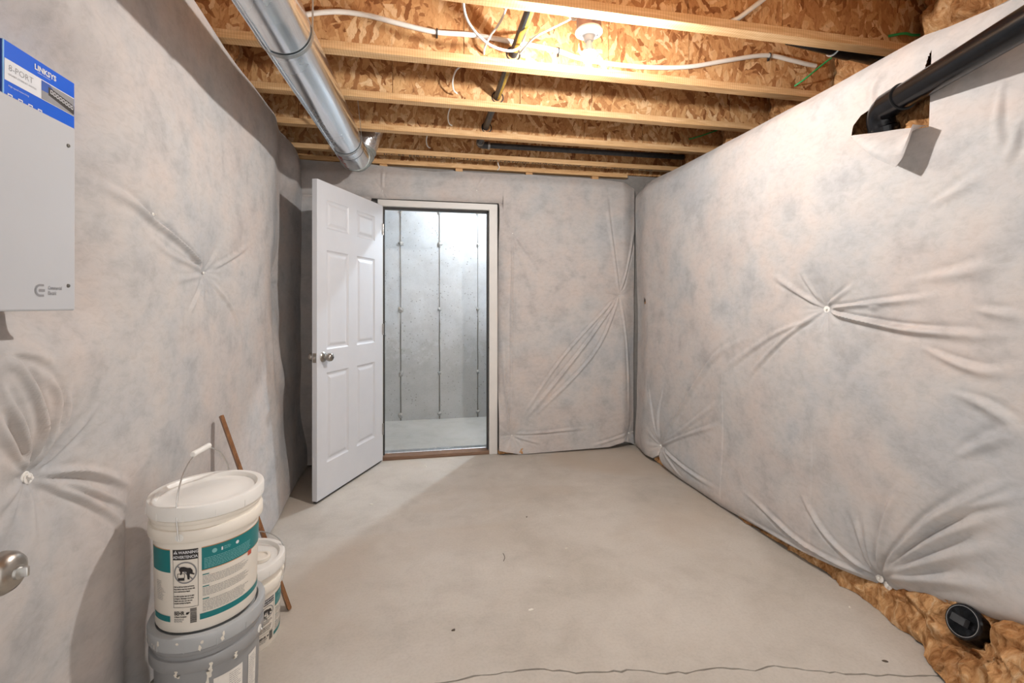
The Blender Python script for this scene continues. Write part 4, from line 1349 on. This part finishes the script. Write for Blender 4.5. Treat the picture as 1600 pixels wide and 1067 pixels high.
cprint(prt, 'carton_white', 'port_picture', 0.0005)
prt2 = [flat_rect(0.1255 + k * 0.0092, 0.0875 - k * 0.0013, 0.1295 + k * 0.0092, 0.0935 - k * 0.0013) for k in range(8)]
cprint(prt2, 'ink_black', 'port_picture', 0.0006)
def shift(t, dx, dz, kx=1.0):
    return [(a * kx + dx, c + dz) for a, c in t[0]], t[1]
cprint([shift(text2d('LINKSYS', 0.017, 'CENTER', bold=0.0006), 0.110, 0.1225)], 'carton_white', 'lettering', 0.0003)
cprint([shift(text2d('8-PORT', 0.019, bold=-0.0001), 0.012, 0.0855)], 'ink_grey', 'lettering', 0.0003)
cprint([shift(text2d('GIGABIT ETHERNET SWITCH', 0.0055), 0.012, 0.0755)], 'ink_grey', 'lettering', 0.0003)
cprint([shift(text2d('High-speed networking', 0.0055), 0.012, 0.051)], 'carton_white', 'lettering', 0.0003)
cprint([shift(text2d('reliable connections', 0.0045), 0.087, 0.117)], 'carton_white', 'lettering', 0.0003)
for k in range(4):
    xk = 0.016 + k * 0.026
    cprint([flat_rect(xk - 0.006, 0.0335, xk + 0.006, 0.0360), flat_rect(xk - 0.006, 0.022, xk - 0.0036, 0.0335), flat_rect(xk + 0.0036, 0.022, xk + 0.006, 0.0335), flat_rect(xk - 0.0015, 0.0265, xk + 0.0015, 0.030)], 'carton_white', 'icon', 0.0003)
MB().box((CX - 0.049, Y0 - 0.0004, cb0 + 0.001), (CX - 0.002, Y0, cb0 + HC - 0.001)).build('end_panel', 'carton_navy', carton)
MB().box((CX - 0.0015, Y0 - 0.0003, cb0 + 0.001), (CX + 0.0004, Y0 + 0.0022, cb0 + HC - 0.001)).build('fold_edge', 'carton_edge', carton)

# ================================================================ PAINT PAILS
def pail_profile(Hh, rt, rb):
    b0 = Hh - 0.122
    w = lambda z: rb + (rt - 0.008 - rb) * z / Hh
    return [(0.0, 0.004), (rb - 0.008, 0.004), (rb - 0.008, 0.0), (rb - 0.002, 0.0), (rb, 0.004), (w(b0), b0), (w(b0) + 0.001, b0 + 0.018),
            (rt - 0.001, b0 + 0.020), (rt + 0.001, b0 + 0.023), (rt + 0.001, b0 + 0.050), (rt - 0.001, b0 + 0.053), (w(b0) + 0.004, b0 + 0.054),
            (w(b0) + 0.004, b0 + 0.066), (rt - 0.003, b0 + 0.067), (rt - 0.001, b0 + 0.070), (rt - 0.001, b0 + 0.078), (rt - 0.004, b0 + 0.081), (w(b0) + 0.005, b0 + 0.082),
            (w(b0) + 0.005, Hh - 0.02), (0.0, Hh - 0.02)]


def pail(name, c, Hh, rt, rb, label, body_mat, lid_mat, face, spout=False, ear_ang=None):
    """face: direction (radians) that the label's middle faces"""
    root = empty(name, c, label, 'bucket', 'plastic paint pails against the left wall')
    body = MB().lathe(pail_profile(Hh, rt, rb), (0, 0, 0), 64).build('pail_body', body_mat, root, world=False)
    z1 = Hh
    lid = MB().lathe([(rt - 0.002, z1 - 0.040), (rt + 0.0035, z1 - 0.040), (rt + 0.0045, z1 - 0.036), (rt + 0.0050, z1 - 0.008), (rt + 0.003, z1 - 0.002), (rt - 0.002, z1), (rt - 0.014, z1 - 0.001),
                      (rt - 0.018, z1 - 0.006), (rt - 0.021, z1 - 0.013), (rt - 0.03, z1 - 0.0135), (rt * 0.55, z1 - 0.012), (rt * 0.53, z1 - 0.010), (0.0, z1 - 0.010)], (0, 0, 0), 72).build('lid', lid_mat, root, world=False)
    # notches of the tear strip round the skirt
    for k in range(12):
        a = face + math.radians(k * 30 + 7)
        nb = MB()
        r0 = rt + 0.0046
        e = Vector((math.cos(a), math.sin(a), 0)); t = Vector((-math.sin(a), math.cos(a), 0))
        p = [e * r0 - t * 0.0012, e * r0 + t * 0.0012, e * (r0 + 0.0012) + t * 0.0008, e * (r0 + 0.0012) - t * 0.0008]
        nb.add([(q.x, q.y, z1 - 0.040) for q in p] + [(q.x, q.y, z1 - 0.020) for q in p], [(0, 1, 5, 4), (1, 2, 6, 5), (2, 3, 7, 6), (3, 0, 4, 7), (4, 5, 6, 7), (3, 2, 1, 0)])
        nb.build('skirt_rib', lid_mat, lid, world=False)
    if spout:
        MB().lathe([(0.036, z1 - 0.011), (0.036, z1 + 0.001), (0.033, z1 + 0.003), (0.026, z1 + 0.003), (0.024, z1 - 0.002), (0.0, z1 - 0.002)], (0.068 * math.cos(spout), 0.068 * math.sin(spout), 0), 32).build('spout_cap', 'pail_cream', lid, world=False)
    return root, body


def wrap_fn(Hh, rt, rb, face, lift=0.0007):
    b0 = Hh - 0.122
    def w(s, z):
        r = rb + (rt - 0.008 - rb) * z / Hh
        a = face + s / (rb + 0.006)
        return ((r + lift) * math.cos(a), (r + lift) * math.sin(a), z)
    return w


def fake_lines(x0, x1, z0, z1, n, rng, h=0.0011, minw=0.6):
    out = []
    for k in range(n):
        z = z1 - (z1 - z0) * (k + 0.5) / n
        x = x0
        xe = x0 + (x1 - x0) * rng.uniform(minw, 1.0)
        while x < xe:
            wl = rng.uniform(0.003, 0.010)
            out.append(flat_rect(x, z - h / 2, min(x + wl, xe), z + h / 2, 2, 1))
            x += wl + 0.0013
    return out


def pail_label(body, Hh, rt, rb, face, k=1.0, seed=1):
    """printed label; s runs to the viewer's right, heights scaled by k"""
    rng = random.Random(seed)
    W_ = wrap_fn(Hh, rt, rb, face)
    def pr(shapes, mat, nm, lift=0.0):
        W2 = wrap_fn(Hh, rt, rb, face, 0.0007 + lift)
        mb = MB()
        for v, fc in shapes:
            mb.add([W2(a, c * k) for a, c in v], fc)
        o = mb.build(nm, mat, body, world=False)
        o['kind'] = 'stuff'
        return o
    zt, zb = 0.228, 0.032
    # left block, right block
    pr([flat_rect(-0.175, 0.165, -0.094, zt - 0.002, 14, 1)], 'ink_teal', 'teal_band')
    pr([flat_rect(-0.012, 0.165, 0.22, zt - 0.002, 34, 1)], 'ink_teal', 'teal_band')
    pr([flat_rect(-0.175, zt - 0.002, -0.094, zt, 14, 1), flat_rect(-0.012, zt - 0.002, 0.22, zt, 34, 1), flat_rect(-0.012, 0.163, 0.22, 0.165, 34, 1)], 'ink_orange', 'gold_line')
    pr([flat_rect(-0.175, 0.030, -0.098, 0.046, 14, 1)], 'ink_teal', 'teal_stripe')
    pr([flat_rect(-0.017, 0.030, 0.22, 0.046, 34, 1)], 'ink_teal', 'teal_stripe')
    # small icons and pale copy on the teal
    pr([disc2d(0.019, 0.211, 0.0, 0.0062), ], 'ink_teal_light', 'icon', 0.0003)
    pr([disc2d(0.080, 0.211, 0.0, 0.0048), flat_rect(0.036, 0.206, 0.040, 0.215)], 'carton_white', 'icon', 0.0003)
    pr(fake_lines(0.043, 0.066, 0.206, 0.216, 3, rng) + fake_lines(-0.006, 0.13, 0.168, 0.198, 7, rng, 0.0014, 0.9), 'ink_teal_light', 'small_print', 0.0003)
    # warning panel
    pr([flat_rect(-0.086, 0.200, -0.020, 0.228, 10, 1)], 'ink_black', 'warning_head')
    fr = [flat_rect(-0.086, 0.070, -0.0850, 0.200, 1, 4), flat_rect(-0.021, 0.070, -0.020, 0.200, 1, 4), flat_rect(-0.086, 0.070, -0.020, 0.071, 10, 1)]
    pr(fr, 'ink_black', 'warning_frame')
    def tx(body_, size, x, z, mat, bold=0.0, al='CENTER', lift=0.0004, kx=1.0):
        v, fc = text2d(body_, size, al, bold)
        return pr([([(a * kx + x, c + z) for a, c in v], fc)], mat, 'lettering', lift)
    tx('WARNING', 0.0105, -0.0445, 0.2168, 'carton_white', 0.00025)
    tx('ADVERTENCIA', 0.0108, -0.053, 0.2042, 'carton_white', 0.0002, kx=0.88)
    pr([([(-0.0835, 0.2165), (-0.0715, 0.2165), (-0.0775, 0.2262)], [(0, 1, 2)])], 'carton_white', 'warning_triangle', 0.0004)
    tx('!', 0.008, -0.0775, 0.2175, 'ink_black', 0.0004, lift=0.0006)
    # the pictogram: a toddler leaning head first into a pail, struck through
    cx, cz = -0.053, 0.165
    pr([disc2d(cx, cz, 0.0262, 0.0298, 40)], 'ink_grey', 'ban_ring', 0.0004)
    pr([([(cx - 0.0205, cz + 0.0180), (cx - 0.0180, cz + 0.0205), (cx + 0.0205, cz - 0.0180), (cx + 0.0180, cz - 0.0205)], [(0, 3, 2, 1)])], 'ink_grey', 'ban_bar', 0.0008)
    toddler = [([(-0.016, 0.010), (-0.010, 0.0165), (-0.002, 0.0165), (0.006, 0.013), (0.014, 0.012), (0.019, 0.006), (0.0195, -0.002), (0.013, -0.004), (0.006, 0.001), (-0.002, 0.004), (-0.007, 0.004), (-0.010, 0.001), (-0.013, 0.003)], [tuple(range(13))[::-1]]),
               ([(0.004, 0.002), (0.0125, -0.002), (0.0115, -0.019), (0.0065, -0.019)], [(0, 3, 2, 1)]),
               ([(0.013, -0.004), (0.0195, -0.002), (0.024, -0.0045), (0.023, -0.008)], [(0, 3, 2, 1)]),
               ([(-0.012, 0.003), (-0.006, 0.004), (-0.009, -0.005), (-0.013, -0.005)], [(0, 3, 2, 1)])]
    toddler = [([(a + cx, c + cz) for a, c in v], fc) for v, fc in toddler]
    pr(toddler, 'ink_black', 'pictogram', 0.0005)
    pk = [flat_rect(cx - 0.019, cz - 0.021, cx - 0.0015, cz - 0.0135), flat_rect(cx - 0.020, cz - 0.0135, cx - 0.0185, cz - 0.003), flat_rect(cx - 0.002, cz - 0.0135, cx - 0.0005, cz - 0.003), flat_rect(cx - 0.020, cz - 0.003, cx - 0.0005, cz - 0.0018)]
    pr(pk, 'ink_black', 'pictogram', 0.0005)
    en = ['Child can fall into bucket and drown.', 'Keep children away from bucket with', 'even a small amount of liquid.']
    es = ['Los niños pueden caer en el cubo', 'y ahogarse. Mantenga a los niños', 'alejados del cubo, aun con una', 'pequeña cantidad de líquido.']
    for q, t in enumerate(en):
        tx(t, 0.0050, -0.0835, 0.1255 - q * 0.0064, 'ink_black', 0.00022, 'LEFT', kx=0.72)
    for q, t in enumerate(es):
        tx(t, 0.0050, -0.0835, 0.1000 - q * 0.0064, 'ink_black', 0.00022, 'LEFT', kx=0.78)
    # maker, bar code
    tx('BEHR', 0.0145, -0.0845, 0.0500, 'ink_black', 0.0004, 'LEFT', kx=0.82)
    pr([([(-0.0525, 0.0505), (-0.046, 0.0505), (-0.0415, 0.0570), (-0.0505, 0.0565)], [(0, 1, 2, 3)])], 'ink_black', 'logo_mark', 0.0003)
    tx('A Masco Company', 0.0052, -0.0845, 0.0435, 'ink_black', 0.0002, 'LEFT', kx=0.85)
    pr(fake_lines(-0.0845, -0.052, 0.030, 0.041, 4, rng), 'ink_grey', 'small_print', 0.0003)
    bc = []
    z = 0.026
    while z < 0.066:
        h = rng.choice([0.0005, 0.0008, 0.0013])
        bc.append(flat_rect(-0.041, z, -0.0245, z + h))
        z += h + rng.choice([0.0005, 0.0009])
    pr(bc, 'ink_black', 'bar_code', 0.0003)
    # copy
    for z1_, n_ in ((0.150, 6), (0.117, 6), (0.083, 8)):
        pr([flat_rect(-0.010, z1_ + 0.0005, 0.006, z1_ + 0.0032)], 'ink_teal', 'heading', 0.0003)
        pr(fake_lines(-0.010, 0.125, z1_ - n_ * 0.0041, z1_ - 0.001, n_, rng, 0.0012, 0.72), 'ink_grey', 'small_print', 0.0003)
    pr(fake_lines(-0.150, -0.112, 0.085, 0.140, 12, rng, 0.0012, 0.5), 'ink_grey', 'small_print', 0.0003)
    pr([flat_rect(0.118, 0.152, 0.134, 0.166, 3, 1)], 'ink_red', 'colour_square', 0.0003)


def bail(root, Hh, rt, ang, tilt, mat='wire', grip=True, rise=0.155):
    """wire handle between two ears; tilt 0 stands upright, 90 degrees lies over"""
    ez = Hh - 0.085
    e = Vector((math.cos(ang), math.sin(ang), 0)); t = Vector((-math.sin(ang), math.cos(ang), 0))
    up = Vector((0, 0, 1)) * math.cos(tilt) + t * math.sin(tilt)
    R_ = rt + 0.006
    pts = [e * (R_ + 0.001) + Vector((0, 0, ez - 0.004))]
    n_ = 24
    for k in range(n_ + 1):
        a = math.pi * k / n_
        pts.append(e * (R_ * math.cos(a) * (1.0)) + Vector((0, 0, ez)) + up * (rise * math.sin(a) ** 0.75))
    pts.append(e * -(R_ + 0.001) + Vector((0, 0, ez - 0.004)))
    b_ = MB().tube(pts, 0.0021, 8).build('bail', mat, root, world=False)
    if grip:
        c = Vector((0, 0, ez)) + up * (rise + 0.001)
        MB().tube([c - e * 0.046, c - e * 0.044, c + e * 0.044, c + e * 0.046], [0.007, 0.0085, 0.0085, 0.007], 14).build('grip', 'pail_white', b_, world=False)
    for s in (1, -1):
        MB().lathe([(0.0, 0), (0.012, 0), (0.011, 0.006), (0.0, 0.007)], e * (s * (rt - 0.004)) + Vector((0, 0, ez)), 16, e * s).build('ear', mat if mat != 'wire' else 'pail_white', root, world=False)


S_C = (-0.652, 1.575)
vw = math.atan2(-S_C[1], -S_C[0])
HG = 0.330
grey, gbody = pail('paint_pail', (S_C[0] + 0.004, S_C[1] - 0.004, 0.0), HG, 0.1475, 0.131, 'paint-splashed grey pail under the white pail', 'pail_grey', 'lid_grey', vw)
bail(grey, HG, 0.1475, vw + math.radians(62), math.radians(108), grip=False)
# torn label and drips on the grey pail
Wg = wrap_fn(HG, 0.1475, 0.131, vw)
def gp_(v, fc, mat, nm, lift=0.0007):
    W2 = wrap_fn(HG, 0.1475, 0.131, vw, lift)
    o = MB().add([W2(a, c) for a, c in v], fc).build(nm, mat, gbody, world=False); return o
gp_(*flat_rect(0.010, 0.04, 0.090, 0.186, 12, 1), 'paper', 'paper_label')
gp_(*flat_rect(0.112, 0.03, 0.150, 0.190, 8, 1), 'paper', 'paper_label')
rg = random.Random(9)
mbx = MB()
W2 = wrap_fn(HG, 0.1475, 0.131, vw, 0.0011)
for v, fc in fake_lines(0.050, 0.086, 0.125, 0.180, 9, rg, 0.0014, 0.6) + fake_lines(0.116, 0.146, 0.08, 0.182, 16, rg, 0.0014, 0.6):
    mbx.add([W2(a, c) for a, c in v], fc)
mbx.build('small_print', 'ink_grey', gbody, world=False)['kind'] = 'stuff'
gp_(*flat_rect(-0.135, 0.08, -0.065, 0.176, 8, 1), 'ink_blue', 'label_patch')
gp_(*flat_rect(-0.065, 0.08, 0.008, 0.160, 8, 1), 'ink_red', 'label_patch', 0.0006)
glid = [o for o in COL.objects if o.parent == grey and o.name.startswith('lid')][0]
for k in range(11):
    a = vw + math.radians(rg.uniform(-85, 75)); r0 = 0.1475 + 0.0056
    hgt = rg.uniform(0.002, 0.012); wd = rg.uniform(0.0015, 0.006)
    z1_ = HG - rg.uniform(0.004, 0.024)
    pts = []
    for q in range(9):
        th = 2 * math.pi * q / 9
        pts.append((a + wd * rg.uniform(.5, 1.2) * math.cos(th) / r0, z1_ - hgt + hgt * rg.uniform(.6, 1.1) * math.sin(th)))
    MB().add([(r0 * math.cos(x), r0 * math.sin(x), min(z, HG - 0.003)) for x, z in pts], [tuple(range(9))]).build('paint_splash', 'paint_drip', glid, world=False)
for a_, z1_, ln in ((vw + 0.02, HG - 0.085, 0.05), (vw - 0.03, HG - 0.108, 0.12), (vw - 0.55, HG - 0.09, 0.03), (vw + 0.45, HG - 0.09, 0.02)):
    pts = []
    r0 = 0.1475 + 0.0018
    for q in range(13):
        zz = z1_ - ln * q / 12
        ww = 0.0035 + 0.0015 * math.sin(q * 1.9)
        rr = r0 if zz > HG - 0.109 else 0.1335 + 0.006 * (zz / HG)
        pts.append((a_ - ww / r0 + 0.01 * math.sin(q), a_ + ww / r0 + 0.01 * math.sin(q), zz, rr))
    MB().add([(r * math.cos(a), r * math.sin(a), z) for a, c, z, r in pts] + [(r * math.cos(c), r * math.sin(c), z) for a, c, z, r in pts], [(q, 13 + q, 14 + q, q + 1) for q in range(12)]).build('paint_drip', 'paint_drip', gbody, world=False)

HW = 0.362
white, wbody = pail('paint_pail', (S_C[0], S_C[1], HG + 0.0005), HW, 0.1475, 0.131, 'white paint pail with teal label stacked on the grey pail', 'pail_cream', 'pail_white', vw)
pail_label(wbody, HW, 0.1475, 0.131, vw - 0.03, 1.045, 3)
bail(white, HW, 0.1475, vw + math.radians(-27), math.radians(-6), rise=0.20)

HR = 0.305
R_C = (-0.672, 1.890)
vr = math.atan2(-R_C[1], -R_C[0])
rearp, rbody = pail('paint_pail', (R_C[0], R_C[1], 0.0), HR, 0.1450, 0.130, 'white paint pail with teal label standing on the floor behind the stack', 'pail_cream', 'pail_white', vr, spout=vr + 1.15)
pail_label(rbody, HR, 0.1450, 0.130, vr + 1.05, 0.78, 5)
bail(rearp, HR, 0.1450, vr + math.radians(62), math.radians(44), grip=False, rise=0.172)

# wooden strip leaning on the wall behind the pails
ws = empty('wooden_strip', (-0.536, 2.018, 0), 'thin stained wooden moulding strip leaning against the wall behind the pails', 'wood strip')
p0 = Vector((-0.540, 2.030, 0.003)); p1 = Vector((-0.842, 2.150, 0.785))
ax = (p1 - p0).normalized()
sd = Vector((0.55, -0.83, 0)); sd = (sd - ax * sd.dot(ax)).normalized(); th = ax.cross(sd)
def prismax(poly, name, mat):
    n_ = len(poly)
    vv = [p0 + sd * a + th * c for a, c in poly] + [p1 + sd * a + th * c for a, c in poly]
    MB().add(vv, [tuple(range(n_)), tuple(range(n_, 2 * n_))[::-1]] + [(k, n_ + k, n_ + (k + 1) % n_, (k + 1) % n_) for k in range(n_)]).build(name, mat, ws)
prismax([(-0.018, -0.006), (0.016, -0.006), (0.016, 0.004), (0.002, 0.004), (0.002, 0.010), (-0.018, 0.010)], 'moulding', 'oak_strip')
prismax([(0.0025, 0.0042), (0.0155, 0.0042), (0.0145, 0.0062), (0.0035, 0.0062)], 'bead', 'oak_strip')

# ================================================================ LITTER ON THE FLOOR
litter = [(-0.313, 3.001, 0.016, 'chip', 'curled wood shaving on the floor near the open door'), (0.024, 3.624, 0.014, 'chip', 'white scrap of paper on the floor by the door sill'),
          (0.804, 2.622, 0.010, 'chip', 'small white splinter in the middle of the floor'), (0.729, 2.264, 0.009, 'chip', 'narrow white splinter standing out on bare concrete'),
          (0.437, 1.835, 0.014, 'chip', 'white paint chip on the floor just behind the crack'), (0.577, 2.04, 0.006, 'chip', 'tiny white crumb behind the white paint chip'),
          (0.116, 1.777, 0.011, 'chip_dark', 'dark crumb of dirt on the floor in front of the pails'), (0.606, 2.644, 0.006, 'chip_dark', 'tiny dark speck beside the white splinter'),
          (1.739, 1.593, 0.009, 'chip', 'pale chip at the edge of the brown insulation'), (1.60, 1.33, 0.010, 'chip_dark', 'dark bark-like chip near the crack and the insulation')]
rl = random.Random(12)
for x, y, s_, mt, lab in litter:
    n_ = 7
    pts = []
    a0 = rl.uniform(0, 6)
    for k in range(n_):
        a = 2 * math.pi * k / n_
        r = s_ * rl.uniform(0.55, 1.1)
        dx, dy = r * math.cos(a), r * math.sin(a) * 0.5
        pts.append((x + dx * math.cos(a0) - dy * math.sin(a0), y + dx * math.sin(a0) + dy * math.cos(a0)))
    hs = [rl.uniform(0.0012, 0.0045) for _ in pts]
    mb = MB().add([(px_, py_, 0.0002) for px_, py_ in pts] + [(px_, py_, h) for (px_, py_), h in zip(pts, hs)] + [(x, y, 0.002)],
                  [tuple(range(n_))[::-1]] + [(k, (k + 1) % n_, n_ + (k + 1) % n_, n_ + k) for k in range(n_)] + [(n_ + k, n_ + (k + 1) % n_, 2 * n_) for k in range(n_)])
    tag(mb.build('floor_scrap', mt), lab, 'scrap', 'litter on the floor')
o = MB().tube(catmull([(0.39, 2.21, 0.0015), (0.402, 2.24, 0.002), (0.40, 2.28, 0.0015)], 5), 0.0012, 6).build('floor_scrap', 'chip_dark')
tag(o, 'curved dark bristle lying on the concrete', 'scrap', 'litter on the floor')
